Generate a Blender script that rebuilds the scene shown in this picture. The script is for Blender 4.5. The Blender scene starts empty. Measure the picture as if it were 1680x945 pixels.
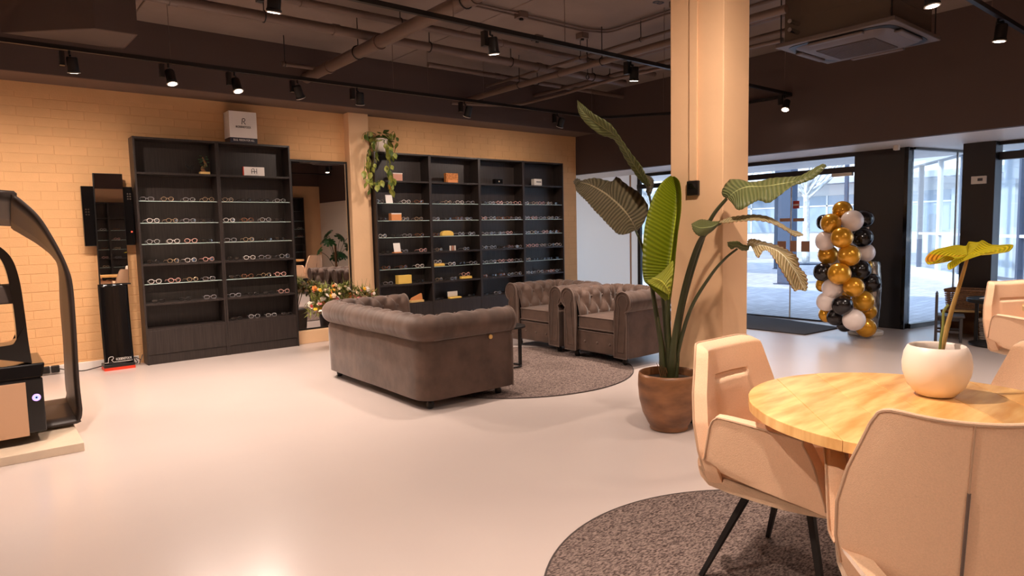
import bpy, bmesh, math, random
from mathutils import Vector, Matrix
from math import pi, sin, cos
random.seed(7)
SC = bpy.context.scene
COL = SC.collection

# ---------------------------------------------------------------- camera
FPX, YAW, PITCH, ROLL, EYE = 1083.22, 0.88706, 0.0874883, -0.02217, 1.33
_F = Vector((cos(YAW) * cos(PITCH), sin(YAW) * cos(PITCH), -sin(PITCH)))
_R0 = Vector((sin(YAW), -cos(YAW), 0)); _U0 = _R0.cross(_F)
_R = cos(ROLL) * _R0 + sin(ROLL) * _U0; _U = -sin(ROLL) * _R0 + cos(ROLL) * _U0
CAM_POS = Vector((0, 0, EYE))
cd = bpy.data.cameras.new('camera'); cam = bpy.data.objects.new('camera', cd); COL.objects.link(cam)
cd.sensor_width = 36; cd.lens = FPX / 1680 * 36; cd.clip_start = 0.05; cd.clip_end = 300
m = Matrix.Identity(4)
for i in range(3):
    m[i][0] = _R[i]; m[i][1] = _U[i]; m[i][2] = -_F[i]; m[i][3] = CAM_POS[i]
cam.matrix_world = m
SC.camera = cam

# ---------------------------------------------------------------- exposure and sky
SC.view_settings.view_transform = 'Standard'; SC.view_settings.look = 'None'
SC.view_settings.exposure = 0.72; SC.view_settings.gamma = 1.0
SC.view_settings.use_curve_mapping = False
SC.cycles.use_denoising = True
SC.cycles.max_bounces = 10; SC.cycles.diffuse_bounces = 5; SC.cycles.glossy_bounces = 4
SC.cycles.transparent_max_bounces = 12; SC.cycles.sample_clamp_indirect = 6
SC.cycles.caustics_reflective = False; SC.cycles.caustics_refractive = False
w = bpy.data.worlds.new('sky'); SC.world = w; w.use_nodes = True
nt = w.node_tree; nt.nodes.clear()
tc = nt.nodes.new('ShaderNodeTexCoord'); sx = nt.nodes.new('ShaderNodeSeparateXYZ')
rp = nt.nodes.new('ShaderNodeValToRGB'); bg = nt.nodes.new('ShaderNodeBackground'); ow = nt.nodes.new('ShaderNodeOutputWorld')
nt.links.new(tc.outputs['Generated'], sx.inputs[0]); nt.links.new(sx.outputs['Z'], rp.inputs[0])
nt.links.new(rp.outputs[0], bg.inputs[0]); nt.links.new(bg.outputs[0], ow.inputs[0])
rp.color_ramp.elements[0].color = (0.86, 0.93, 1.0, 1); rp.color_ramp.elements[1].color = (0.45, 0.66, 1.0, 1)
rp.color_ramp.elements[1].position = 0.8
SKY_STRENGTH = 2.2
bg.inputs['Strength'].default_value = SKY_STRENGTH
sun = bpy.data.lights.new('sun', 'SUN'); sun.energy = 3.0; sun.angle = 0.05; sun.color = (1, 0.96, 0.9)
so = bpy.data.objects.new('sun', sun); COL.objects.link(so); so.rotation_euler = (math.radians(48), 0, math.radians(-105))
SPOT_W = 80.0                       # each ceiling spotlight
SPOT_COL = (1.0, 0.80, 0.67)

# ---------------------------------------------------------------- helpers
def ray(px, py):
    a, b = (px - 840) / FPX, -(py - 472.5) / FPX
    return _R * a + _U * b + _F
def at(px, py, depth):               # point seen at a pixel, at a distance in metres along the view axis
    return CAM_POS + ray(px, py) * depth
def on(px, py, ax, val):             # point seen at a pixel on the plane where axis ax equals val
    d = ray(px, py); return CAM_POS + d * ((val - CAM_POS[ax]) / d[ax])
def lin(c):
    return tuple((x / 255 / 12.92 if x / 255 <= 0.04045 else ((x / 255 + 0.055) / 1.055) ** 2.4) for x in c)
def V(*a): return Vector(a)

def mat(name, rgb, rough=0.5, metal=0.0, var=0.0, vscale=8.0, bump=0.0, bscale=200.0, sheen=0.0, coat=0.0,
        emit=None, estr=0.0, spec=0.5, stretch=None, rgb2=None, rand=0.0, dist=0.004, bdetail=3.0, trans=0.0):
    M = bpy.data.materials.new(name); M.use_nodes = True; n = M.node_tree.nodes; l = M.node_tree.links
    b = n['Principled BSDF']; c = lin(rgb)
    b.inputs['Base Color'].default_value = (*c, 1); b.inputs['Roughness'].default_value = rough
    b.inputs['Metallic'].default_value = metal; b.inputs['Specular IOR Level'].default_value = spec
    if sheen: b.inputs['Sheen Weight'].default_value = sheen; b.inputs['Sheen Roughness'].default_value = 0.35
    if coat: b.inputs['Coat Weight'].default_value = coat; b.inputs['Coat Roughness'].default_value = 0.08
    if trans: b.inputs['Transmission Weight'].default_value = trans
    if emit: b.inputs['Emission Color'].default_value = (*emit, 1); b.inputs['Emission Strength'].default_value = estr
    co = None
    if var or bump or rgb2:
        t = n.new('ShaderNodeTexCoord'); co = t.outputs['Object']
        if stretch:
            mp = n.new('ShaderNodeMapping'); mp.inputs['Scale'].default_value = stretch; l.new(co, mp.inputs[0]); co = mp.outputs[0]
    last = None
    if var or rgb2:
        ns = n.new('ShaderNodeTexNoise'); ns.inputs['Scale'].default_value = vscale; ns.inputs['Detail'].default_value = 5
        l.new(co, ns.inputs['Vector'])
        r = n.new('ShaderNodeValToRGB'); l.new(ns.outputs['Fac'], r.inputs[0])
        c2 = lin(rgb2) if rgb2 else tuple(x * (1 - var) for x in c)
        c1 = c if rgb2 else tuple(min(1, x * (1 + var)) for x in c)
        r.color_ramp.elements[0].position = 0.35; r.color_ramp.elements[1].position = 0.65
        r.color_ramp.elements[0].color = (*c2, 1); r.color_ramp.elements[1].color = (*c1, 1)
        last = r.outputs[0]
    if rand:
        oi = n.new('ShaderNodeObjectInfo'); h = n.new('ShaderNodeHueSaturation'); ma = n.new('ShaderNodeMapRange')
        l.new(oi.outputs['Random'], ma.inputs[0]); ma.inputs[3].default_value = 1 - rand; ma.inputs[4].default_value = 1 + rand
        l.new(ma.outputs[0], h.inputs['Value'])
        if last: l.new(last, h.inputs['Color'])
        else: h.inputs['Color'].default_value = (*c, 1)
        last = h.outputs[0]
    if last: l.new(last, b.inputs['Base Color'])
    if bump:
        nb = n.new('ShaderNodeTexNoise'); nb.inputs['Scale'].default_value = bscale; nb.inputs['Detail'].default_value = bdetail
        l.new(co, nb.inputs['Vector']); bp = n.new('ShaderNodeBump')
        bp.inputs['Strength'].default_value = bump; bp.inputs['Distance'].default_value = dist
        l.new(nb.outputs['Fac'], bp.inputs['Height']); l.new(bp.outputs[0], b.inputs['Normal'])
    return M

def pane_mat(name, tint=(0.95, 0.98, 1.0), refl=0.5):
    M = bpy.data.materials.new(name); M.use_nodes = True; n = M.node_tree.nodes; l = M.node_tree.links
    n.clear(); o = n.new('ShaderNodeOutputMaterial'); mx = n.new('ShaderNodeMixShader'); tr = n.new('ShaderNodeBsdfTransparent')
    gl = n.new('ShaderNodeBsdfGlossy'); fr = n.new('ShaderNodeLayerWeight'); pw = n.new('ShaderNodeMath'); pw.operation = 'POWER'; pw.inputs[1].default_value = 4; mu = n.new('ShaderNodeMath'); mu.operation = 'MULTIPLY_ADD'; fr.inputs['Blend'].default_value = .5
    tr.inputs[0].default_value = (*tint, 1); gl.inputs['Roughness'].default_value = 0.02; mu.inputs[1].default_value = refl; mu.inputs[2].default_value = .045 * refl * 2
    l.new(fr.outputs['Facing'], pw.inputs[0]); l.new(pw.outputs[0], mu.inputs[0]); l.new(mu.outputs[0], mx.inputs[0]); l.new(tr.outputs[0], mx.inputs[1]); l.new(gl.outputs[0], mx.inputs[2])
    l.new(mx.outputs[0], o.inputs[0]); return M

class G:
    def __init__(s): s.b = bmesh.new(); s.uv = None; s.mi = 0
    def _v(s, p): return s.b.verts.new(p)
    def face(s, vs):
        try:
            f = s.b.faces.new(vs); f.material_index = s.mi; return f
        except ValueError: return None
    def box(s, a, b, M=None):
        P = [V(x, y, z) for x in (a[0], b[0]) for y in (a[1], b[1]) for z in (a[2], b[2])]
        if M is not None: P = [M @ p for p in P]
        v = [s._v(p) for p in P]
        for f in ((0, 1, 3, 2), (4, 6, 7, 5), (0, 4, 5, 1), (2, 3, 7, 6), (0, 2, 6, 4), (1, 5, 7, 3)): s.face([v[i] for i in f])
        return s
    def tube(s, pts, r, n=8, caps=True, closed=False, flat=1.0, up=None):
        pts = [Vector(p) for p in pts]; N = len(pts); rr = r if isinstance(r, (list, tuple)) else [r] * N
        rings = []; prev = None
        for i, p in enumerate(pts):
            if closed: t = pts[(i + 1) % N] - pts[i - 1]
            else: t = pts[min(i + 1, N - 1)] - pts[max(i - 1, 0)]
            t.normalize()
            ref = prev if prev is not None else (Vector(up) if up else (V(0, 0, 1) if abs(t.z) < 0.9 else V(1, 0, 0)))
            a = ref - t * ref.dot(t)
            if a.length < 1e-5: a = V(1, 0, 0).cross(t)
            a.normalize(); bb = t.cross(a); prev = a
            rings.append([s._v(p + (a * cos(2 * pi * k / n) * flat + bb * sin(2 * pi * k / n)) * rr[i]) for k in range(n)])
        for i in range(N if closed else N - 1):
            A, B = rings[i], rings[(i + 1) % N]
            for k in range(n): s.face([A[k], A[(k + 1) % n], B[(k + 1) % n], B[k]])
        if caps and not closed: s.face(rings[0][::-1]); s.face(rings[-1])
        return s
    def cyl(s, p0, p1, r, r1=None, n=20): return s.tube([p0, p1], [r, r if r1 is None else r1], n)
    def lathe(s, prof, c=(0, 0, 0), n=32, M=None):
        rings = []
        for r, z in prof:
            ring = []
            for k in range(n):
                p = V(c[0] + r * cos(2 * pi * k / n), c[1] + r * sin(2 * pi * k / n), c[2] + z)
                if M is not None: p = M @ p
                ring.append(s._v(p))
            rings.append(ring)
        for A, B in zip(rings, rings[1:]):
            for k in range(n): s.face([A[k], A[(k + 1) % n], B[(k + 1) % n], B[k]])
        s.face(rings[0][::-1]); s.face(rings[-1]); return s
    def prism(s, poly, d, M=None):      # poly: 3-D points, extruded by vector d
        d = Vector(d); A = [Vector(p) for p in poly]; B = [p + d for p in A]
        if M is not None: A = [M @ p for p in A]; B = [M @ p for p in B]
        a = [s._v(p) for p in A]; b = [s._v(p) for p in B]; n = len(a)
        s.face(a[::-1]); s.face(b)
        for i in range(n): s.face([a[i], a[(i + 1) % n], b[(i + 1) % n], b[i]])
        return s
    def grid(s, fn, nu, nv, cu=False, cv=False, uvs=False):
        if uvs and s.uv is None: s.uv = s.b.loops.layers.uv.new('UVMap')
        R = [[s._v(fn(i / nu, j / nv)) for j in range(nv + (0 if cv else 1))] for i in range(nu + (0 if cu else 1))]
        for i in range(nu):
            for j in range(nv):
                i2 = (i + 1) % len(R); j2 = (j + 1) % len(R[0])
                f = s.face([R[i][j], R[i2][j], R[i2][j2], R[i][j2]])
                if f and uvs:
                    for lp, (a, b) in zip(f.loops, ((i, j), (i + 1, j), (i + 1, j + 1), (i, j + 1))): lp[s.uv].uv = (a / nu, b / nv)
        return s
    def ball(s, c, r, n=16, m=10, sc=(1, 1, 1)):
        c = Vector(c)
        rings = [[s._v(c + V(cos(2 * pi * k / n) * sin(pi * j / m) * r * sc[0], sin(2 * pi * k / n) * sin(pi * j / m) * r * sc[1], -cos(pi * j / m) * r * sc[2])) for k in range(n)] for j in range(1, m)]
        bo = s._v(c + V(0, 0, -r * sc[2])); to = s._v(c + V(0, 0, r * sc[2]))
        for A, B in zip(rings, rings[1:]):
            for k in range(n): s.face([A[k], A[(k + 1) % n], B[(k + 1) % n], B[k]])
        for k in range(n): s.face([bo, rings[0][(k + 1) % n], rings[0][k]]); s.face([to, rings[-1][k], rings[-1][(k + 1) % n]])
        return s
    def mesh(s, name, mats, smooth=35):
        me = bpy.data.meshes.new(name); bmesh.ops.recalc_face_normals(s.b, faces=s.b.faces); s.b.to_mesh(me); s.b.free()
        for mm in (mats if isinstance(mats, (list, tuple)) else [mats]): me.materials.append(mm)
        if smooth:
            for p in me.polygons: p.use_smooth = True
            if smooth < 180: me.set_sharp_from_angle(angle=math.radians(smooth))
        return me
    def obj(s, name, mats, parent=None, smooth=35, bevel=0, seg=2, solid=0, soff=0.0, sub=0):
        o = put(name, s.mesh(name, mats, smooth), parent)
        if solid: q = o.modifiers.new('solid', 'SOLIDIFY'); q.thickness = solid; q.offset = soff
        if bevel: q = o.modifiers.new('bevel', 'BEVEL'); q.width = bevel; q.segments = seg; q.limit_method = 'ANGLE'; q.angle_limit = math.radians(40)
        if sub: q = o.modifiers.new('sub', 'SUBSURF'); q.levels = sub; q.render_levels = sub
        return o
def put(name, me, parent=None, loc=None, rot=None):
    o = bpy.data.objects.new(name, me); COL.objects.link(o)
    if parent: o.parent = parent
    if loc is not None: o.location = loc
    if rot is not None: o.rotation_euler = rot
    return o
def tag(o, label, cat, group=None, kind=None):
    o['label'] = label; o['category'] = cat
    if group: o['group'] = group
    if kind: o['kind'] = kind
    return o
def thing(name, label, cat, loc=(0, 0, 0), rz=0.0, group=None):
    o = bpy.data.objects.new(name, None); COL.objects.link(o); o.empty_display_size = 0.1
    o.location = loc; o.rotation_euler = (0, 0, rz); return tag(o, label, cat, group)
def struct(o): o['kind'] = 'structure'; return o
def stuff(o): o['kind'] = 'stuff'; return o
def dup(root, loc=None, rz=None, label=None, group=None):
    r = root.copy(); COL.objects.link(r)
    if loc is not None: r.location = loc
    if rz is not None: r.rotation_euler = (0, 0, rz)
    if label: r['label'] = label
    if group: r['group'] = group
    for ch in list(root.children):
        c = ch.copy(); COL.objects.link(c); c.parent = r
        for g in list(ch.children):
            d = g.copy(); COL.objects.link(d); d.parent = c
    return r
def text(name, s, size, mt, M, parent=None, depth=0.001, xs=1.0, center=True):
    cu = bpy.data.curves.new(name, 'FONT'); cu.body = s; cu.size = size; cu.extrude = depth
    if center: cu.align_x = 'CENTER'; cu.align_y = 'CENTER'
    t = bpy.data.objects.new(name, cu); COL.objects.link(t)
    bpy.context.view_layer.update()
    me = bpy.data.meshes.new_from_object(t.evaluated_get(bpy.context.evaluated_depsgraph_get()))
    bpy.data.objects.remove(t); me.transform(Matrix.Diagonal((xs, 1, 1, 1))); me.transform(M); me.materials.clear(); me.materials.append(mt)
    return put(name, me, parent)
def smooth_pts(P, n, closed=False):      # Catmull-Rom resampling
    P = [Vector(p) for p in P]; N = len(P); out = []; segs = N if closed else N - 1
    for i in range(n + (0 if closed else 1)):
        t = i / n * segs; k = min(int(t), segs - 1); f = t - k
        g = (lambda j: P[j % N]) if closed else (lambda j: P[max(0, min(N - 1, j))])
        a, b, c, d = g(k - 1), g(k), g(k + 1), g(k + 2)
        out.append(0.5 * ((2 * b) + (c - a) * f + (2 * a - 5 * b + 4 * c - d) * f * f + (3 * b - a - 3 * c + d) * f ** 3))
    return out
# ---------------------------------------------------------------- materials
M = {}
M['brick'] = mat('painted_brick', (222, 174, 122), 0.75, var=0.05, vscale=3, bump=0.5, bscale=60, dist=0.003, rand=0.03)
M['joint'] = mat('painted_joint', (215, 166, 115), 0.85, bump=0.4, bscale=120)
M['plaster'] = mat('cream_plaster', (230, 190, 148), 0.7, var=0.04, vscale=2.0, bump=0.25, bscale=25)
M['white_wall'] = mat('white_plaster', (226, 216, 204), 0.7, bump=0.1, bscale=40)
M['white_paint'] = mat('white_paint', (232, 226, 220), 0.45)
M['black_wall'] = mat('black_wall_paint', (84, 69, 65), 0.8, bump=0.1, bscale=60)
M['ceiling'] = mat('dark_ceiling_concrete', (132, 116, 108), 0.75, var=0.10, vscale=1.5, bump=0.4, bscale=20)
M['soffit'] = mat('brown_soffit', (104, 84, 72), 0.7)
M['pipe'] = mat('dark_painted_pipe', (104, 86, 78), 0.42)
M['floor'] = mat('poured_floor', (192, 179, 173), 0.24, var=0.015, vscale=1.2, bump=0.03, bscale=3, spec=0.45)
M['black_wood'] = mat('black_brown_wood', (43, 35, 32), 0.42, var=0.35, vscale=3, stretch=(30, 30, 1.2), bump=0.15, bscale=12)
M['black_metal'] = mat('black_metal', (24, 22, 22), 0.4, spec=0.4)
M['black_gloss'] = mat('black_gloss', (14, 13, 14), 0.12)
M['black_plastic'] = mat('black_plastic', (20, 18, 18), 0.35)
M['charcoal'] = mat('charcoal_frame', (27, 23, 24), 0.35)
M['chrome'] = mat('chrome', (200, 200, 200), 0.15, metal=1)
M['velvet'] = mat('taupe_velvet', (84, 66, 57), 0.6, var=0.25, vscale=6, bump=0.14, bscale=18, sheen=0.45, dist=0.01, spec=0.25)
M['velvet_dark'] = mat('taupe_velvet_piping', (104, 88, 80), 0.7, sheen=0.4, spec=0.2)
M['beige'] = mat('beige_boucle', (232, 194, 160), 0.85, var=0.035, vscale=220, bump=0.6, bscale=380, sheen=0.35, dist=0.003, spec=0.2)
M['piping'] = mat('beige_piping', (190, 158, 130), 0.8, bump=0.3, bscale=300)
M['rug'] = mat('mottled_rug', (150, 132, 124), 0.95, rgb2=(66, 54, 52), vscale=70, bump=0.9, bscale=160, dist=0.006, stretch=(1, 2.2, 1), spec=0.1)
M['rug_edge'] = mat('rug_edge', (70, 60, 58), 0.9)
M['table_wood'] = mat('light_oak', (232, 190, 124), 0.35, rgb2=(198, 142, 76), vscale=3.4, stretch=(1.2, 6, 1), bump=0.05, bscale=30, rand=0.16)
M['pot_white'] = mat('white_ceramic', (232, 218, 206), 0.4)
M['pot_brown'] = mat('glazed_terracotta', (148, 100, 64), 0.38, rgb2=(104, 68, 42), vscale=5, stretch=(1, 1, 2.5), bump=0.25, bscale=14)
M['soil'] = mat('soil', (46, 32, 22), 0.95, bump=1, bscale=60, dist=0.01)
M['stem'] = mat('plant_stem', (58, 62, 32), 0.45, var=0.2, vscale=4)
M['stem_y'] = mat('ochre_stem', (160, 128, 66), 0.45, var=0.15, vscale=14)
M['vine'] = mat('vine_stem', (112, 116, 50), 0.6)
M['twig'] = mat('brown_twig', (120, 82, 50), 0.7)
M['mirror'] = mat('mirror_glass', (225, 222, 220), 0.01, metal=1)
M['glass_edge'] = mat('glass_shelf_edge', (190, 214, 208), 0.08, spec=0.8, emit=None)
M['shelf_glass'] = pane_mat('shelf_glass', (0.93, 0.98, 0.96), 0.5)
M['window_glass'] = pane_mat('window_glass', (0.93, 0.97, 1.0), 0.5)
M['lens'] = pane_mat('spectacle_lens', (0.9, 0.92, 0.95), 1.0)
M['mat'] = mat('door_mat', (62, 58, 60), 0.95, bump=0.8, bscale=200, stretch=(1, 6, 1))
M['navy'] = mat('navy_band', (36, 36, 50), 0.4)
M['red'] = mat('red_band', (214, 58, 30), 0.4)
M['ink'] = mat('black_ink', (22, 22, 26), 0.5)
M['wood_light'] = mat('light_wood', (226, 188, 120), 0.5, var=0.08, vscale=10)
M['orange_box'] = mat('orange_card', (214, 140, 84), 0.6)
M['cork'] = mat('cork_pattern', (214, 140, 70), 0.7, rgb2=(140, 78, 40), vscale=60)
M['pink_box'] = mat('pink_card', (196, 140, 118), 0.6)
M['yellow_case'] = mat('yellow_case', (236, 196, 96), 0.45)
M['gold_b'] = mat('gold_balloon', (226, 164, 44), 0.24, metal=0.5, coat=0.4)
M['black_b'] = mat('black_balloon', (24, 20, 22), 0.2, coat=0.4)
M['white_b'] = mat('white_balloon', (245, 232, 226), 0.3, coat=0.3)
M['silver'] = mat('silver_foil', (176, 172, 168), 0.25, metal=0.9)
M['bronze'] = mat('brown_decal', (190, 142, 112), 0.5)
M['beige_panel'] = mat('beige_panel', (196, 156, 124), 0.4)
M['grey_plinth'] = mat('grey_plinth', (206, 188, 166), 0.45, var=0.05)
M['brown_ribbon'] = mat('dark_bronze_ribbon', (46, 36, 32), 0.45)
M['socket_red'] = mat('red_led', (220, 40, 30), 0.4, emit=(1, 0.1, 0.05), estr=1)
M['led'] = mat('blue_led', (120, 120, 255), 0.4, emit=(0.25, 0.35, 1.0), estr=1.1)
M['led2'] = mat('violet_led', (190, 150, 255), 0.4, emit=(0.55, 0.35, 1.0), estr=.8)
M['lamp_on'] = mat('lit_lens', (255, 240, 220), 0.4, emit=(1, 0.86, 0.72), estr=14)
M['lamp_off'] = mat('unlit_lens', (120, 110, 104), 0.2)
M['wicker'] = mat('wicker', (128, 92, 64), 0.75, var=0.3, vscale=60)
M['grey_wood'] = mat('grey_painted_wood', (70, 66, 68), 0.55)
M['white_plastic'] = mat('white_plastic', (214, 206, 196), 0.4)
M['brass'] = mat('brass_button', (214, 176, 110), 0.35, metal=0.6)
M['grille'] = mat('ac_grille', (74, 62, 56), 0.6)
M['ac'] = mat('grey_ac_panel', (92, 80, 76), 0.5)
M['galv'] = mat('dark_sheet_metal', (92, 78, 66), 0.5, metal=0.2)

def leafmat(name, a, b, scale, rough=0.42, edge=None):
    Q = mat(name, a, rough, spec=0.4); n = Q.node_tree.nodes; l = Q.node_tree.links; bs = n['Principled BSDF']
    u = n.new('ShaderNodeTexCoord'); s = n.new('ShaderNodeSeparateXYZ'); l.new(u.outputs['UV'], s.inputs[0])
    # ribs slant away from the midrib (u = 0.5)
    m1 = n.new('ShaderNodeMath'); m1.operation = 'SUBTRACT'; l.new(s.outputs['X'], m1.inputs[0]); m1.inputs[1].default_value = 0.5
    m2 = n.new('ShaderNodeMath'); m2.operation = 'ABSOLUTE'; l.new(m1.outputs[0], m2.inputs[0])
    m3 = n.new('ShaderNodeMath'); m3.operation = 'MULTIPLY_ADD'; l.new(m2.outputs[0], m3.inputs[0]); m3.inputs[1].default_value = -0.22; l.new(s.outputs['Y'], m3.inputs[2])
    m4 = n.new('ShaderNodeMath'); m4.operation = 'MULTIPLY'; l.new(m3.outputs[0], m4.inputs[0]); m4.inputs[1].default_value = scale
    m5 = n.new('ShaderNodeMath'); m5.operation = 'SINE'; l.new(m4.outputs[0], m5.inputs[0])
    mr = n.new('ShaderNodeMapRange'); l.new(m5.outputs[0], mr.inputs[0]); mr.inputs[1].default_value = -1
    mx = n.new('ShaderNodeMix'); mx.data_type = 'RGBA'; l.new(mr.outputs[0], mx.inputs['Factor'])
    mx.inputs[6].default_value = (*lin(a), 1); mx.inputs[7].default_value = (*lin(b), 1)
    # pale midrib
    m6 = n.new('ShaderNodeMath'); m6.operation = 'LESS_THAN'; l.new(m2.outputs[0], m6.inputs[0]); m6.inputs[1].default_value = 0.018
    m7 = n.new('ShaderNodeMix'); m7.data_type = 'RGBA'; l.new(m6.outputs[0], m7.inputs['Factor']); l.new(mx.outputs[2], m7.inputs[6])
    m7.inputs[7].default_value = (*lin(tuple(min(255, int(x * 1.25 + 20)) for x in b)), 1); last = m7.outputs[2]
    if edge:
        m8 = n.new('ShaderNodeMath'); m8.operation = 'GREATER_THAN'; l.new(m2.outputs[0], m8.inputs[0]); m8.inputs[1].default_value = 0.47
        m9 = n.new('ShaderNodeMix'); m9.data_type = 'RGBA'; l.new(m8.outputs[0], m9.inputs['Factor']); l.new(last, m9.inputs[6]); m9.inputs[7].default_value = (*lin(edge), 1); last = m9.outputs[2]
    l.new(last, bs.inputs['Base Color'])
    bp = n.new('ShaderNodeBump'); bp.inputs['Strength'].default_value = 0.6; bp.inputs['Distance'].default_value = 0.004; l.new(m5.outputs[0], bp.inputs['Height']); l.new(bp.outputs[0], bs.inputs['Normal'])
    # thin leaves let light through
    tl = n.new('ShaderNodeBsdfTranslucent'); l.new(last, tl.inputs[0]); ms = n.new('ShaderNodeMixShader'); ms.inputs[0].default_value = 0.3
    out = n['Material Output']; l.new(bs.outputs[0], ms.inputs[1]); l.new(tl.outputs[0], ms.inputs[2]); l.new(ms.outputs[0], out.inputs[0])
    return Q
M['leaf_dark'] = leafmat('dark_banana_leaf', (84, 78, 58), (132, 122, 96), 190)
M['leaf_bright'] = leafmat('bright_banana_leaf', (112, 128, 14), (138, 150, 26), 260)
M['leaf_fold'] = leafmat('yellow_green_fold', (170, 180, 56), (196, 198, 84), 80)
M['leaf_olive'] = leafmat('olive_banana_leaf', (98, 108, 62), (128, 132, 84), 170)
M['leaf_long'] = leafmat('pale_underside_leaf', (150, 140, 96), (190, 170, 130), 150, edge=(150, 96, 50))
M['leaf_dry'] = leafmat('drying_banana_leaf', (176, 158, 104), (226, 208, 166), 150, edge=(160, 96, 44))
M['leaf_yellow'] = leafmat('yellow_lobed_leaf', (186, 182, 20), (226, 206, 34), 60, edge=(214, 150, 30))
M['leaf_pothos'] = mat('variegated_leaf', (104, 122, 46), 0.4, rgb2=(176, 176, 84), vscale=22)
M['leaf_pothos2'] = mat('green_leaf', (62, 84, 34), 0.4, rgb2=(96, 116, 50), vscale=22)
M['leaf_green'] = mat('deep_green_leaf', (46, 84, 44), 0.4, var=0.2)
M['leaf_flower'] = mat('bouquet_green', (150, 152, 70), 0.6, rgb2=(84, 96, 44), vscale=30)

# ---------------------------------------------------------------- room shell
WY, BY, CZ, BZ = 7.94, 7.48, 3.46, 2.85        # wall plane, bulkhead face, ceiling height, bulkhead underside
FX, GX, SZ = 7.90, 8.87, 2.225                 # dark fascia plane, glass plane, shopfront soffit
XB, YR = -2.6, -2.65                           # walls behind and beside the camera
wl = struct(G().box((XB, WY, 0), (7.90, WY + .2, CZ)).obj('wall_left', M['joint'], smooth=0))
struct(G().box((XB, BY, BZ), (FX + .1, WY, CZ + .1)).obj('wall_left_bulkhead', M['black_wall'], smooth=0))
struct(G().box((XB, BY + .004, BZ - .006), (FX - .01, WY - .001, BZ)).obj('trim_1', M['soffit'], smooth=0))
struct(G().box((XB - .2, YR - .2, 0), (XB, WY + .2, CZ)).obj('wall_back', M['white_wall'], smooth=0))
struct(G().box((XB, YR - .2, 0), (FX + .2, YR, 2.7)).obj('wall_right', M['plaster'], smooth=0))
struct(G().box((XB, YR - .2, 2.7), (FX + .2, YR, CZ)).obj('wall_right_upper', M['black_wall'], smooth=0))
struct(G().box((FX, YR, SZ), (FX + .1, 9.3, CZ + .1)).obj('wall_front_fascia', M['black_wall'], smooth=0))
struct(G().box((FX, YR, 0), (FX + .12, 0.06, SZ)).obj('wall_front', M['white_wall'], smooth=0))
struct(G().box((FX + .12, -0.06, 0), (9.6, 0.06, SZ)).obj('wall_front_return', M['white_wall'], smooth=0))
struct(G().box((FX + .1, 0.0, SZ), (10.6, 9.3, SZ + .12)).obj('ceiling_soffit', M['white_paint'], smooth=0))
struct(G().box((XB, YR, -.1), (GX + .03, 9.3, 0)).obj('floor', M['floor'], smooth=0))
struct(G().box((GX + .03, -.1, -.1), (9.4, 3.2, 0)).obj('floor_bay', M['floor'], smooth=0))
struct(G().box((7.8, 8.14, 0), (7.895, 9.2, SZ)).obj('wall_nook_side', M['white_wall'], smooth=0))
struct(G().box((7.9, 9.0, 0), (GX + .05, 9.2, SZ)).obj('wall_nook', M['white_wall'], smooth=0))
ce = struct(G().box((XB, YR, CZ + .02), (FX, BY, CZ + .15)).obj('ceiling', M['ceiling'], smooth=0))
xs_ = [-4.35, -1.5, 1.365, 4.215, 7.065, 9.9]
for a, b in zip(xs_, xs_[1:]):
    a = max(a, XB); b = min(b, FX)
    G().box((a + .006, YR, CZ), (b - .006, BY, CZ + .03)).obj('ceiling_slab', M['ceiling'], ce, smooth=0, bevel=.008)
# baseboard in pieces between the furniture
bb = struct(G().box((XB, WY - .018, 0), (1.30, WY, .085)).box((2.95, WY - .018, 0), (3.76, WY, .0851)).box((7.40, WY - .018, 0), (7.90, WY, .085)).obj('baseboard_left', M['white_paint'], smooth=0, bevel=.003))

# painted bricks of the left wall: exposed ones one by one, hidden ones joined
BLx, BLz = .275, .0895
brick = G().box((0, -.003, 0), (BLx - .005, .004, BLz - .005)).mesh('brick', M['brick'], smooth=0)
bmv = bmesh.new(); bmv.from_mesh(brick); bmesh.ops.bevel(bmv, geom=[e for e in bmv.edges if all(v.co.y < 0 for v in e.verts)], offset=.0025, segments=1, affect='EDGES'); bmv.to_mesh(brick); bmv.free()
def exposed(x0, x1, z0, z1):
    if z1 < .09: return False
    if x1 > -.15 and x0 < 1.36: return True
    if z1 > 2.36 and x0 > 1.3 and x0 < 7.9: return True
    if 3.0 < x1 and x0 < 3.06: return True
    if x0 > 7.3: return True
    return x1 > 2.95 and x0 < 3.8 and z0 < .2
joined = G(); nb = 0
rws = [(i, i * BLz + .02) for i in range(32)]
cand = []
for i, z in rws:
    x = XB + (BLx / 2 if i % 2 else 0)
    while x < 7.88:
        cand.append((x, z, i)); x += BLx
vis = [c for c in cand if exposed(c[0], c[0] + BLx, c[1], c[1] + BLz)]
vis.sort(key=lambda c: (c[0] > 5.2, c[0])); visset = set([c for c in vis if c[0] + BLx < 7.9][:299])
for c in cand:
    x, z, i = c
    if z + BLz > BZ - .005 or (3.60 < x < 3.99): 
        if z + BLz > BZ - .005: continue
    dy = random.uniform(-.0008, .0008); dr = random.uniform(-.004, .004)
    if c in visset:
        put('brick', brick, wl, (x + random.uniform(-.003, .003), WY + dy, z + random.uniform(-.002, .002)), (0, dr, random.uniform(-.003, .003)))
    else:
        joined.box((x, WY - .003 + dy, z), (min(7.898, x + BLx - .005), WY + .004, z + BLz - .005))
stuff(joined.obj('brick_courses', M['brick'], wl, smooth=0))
struct(G().box((XB, WY - .006, BZ - .10), (7.9, WY, BZ)).obj('trim_2', M['brick'], smooth=0))
# pilaster
struct(G().box((3.77, 7.80, 0), (4.045, WY + .01, BZ - .001)).obj('wall_left_pilaster', M['plaster'], smooth=0, bevel=.008))
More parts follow.
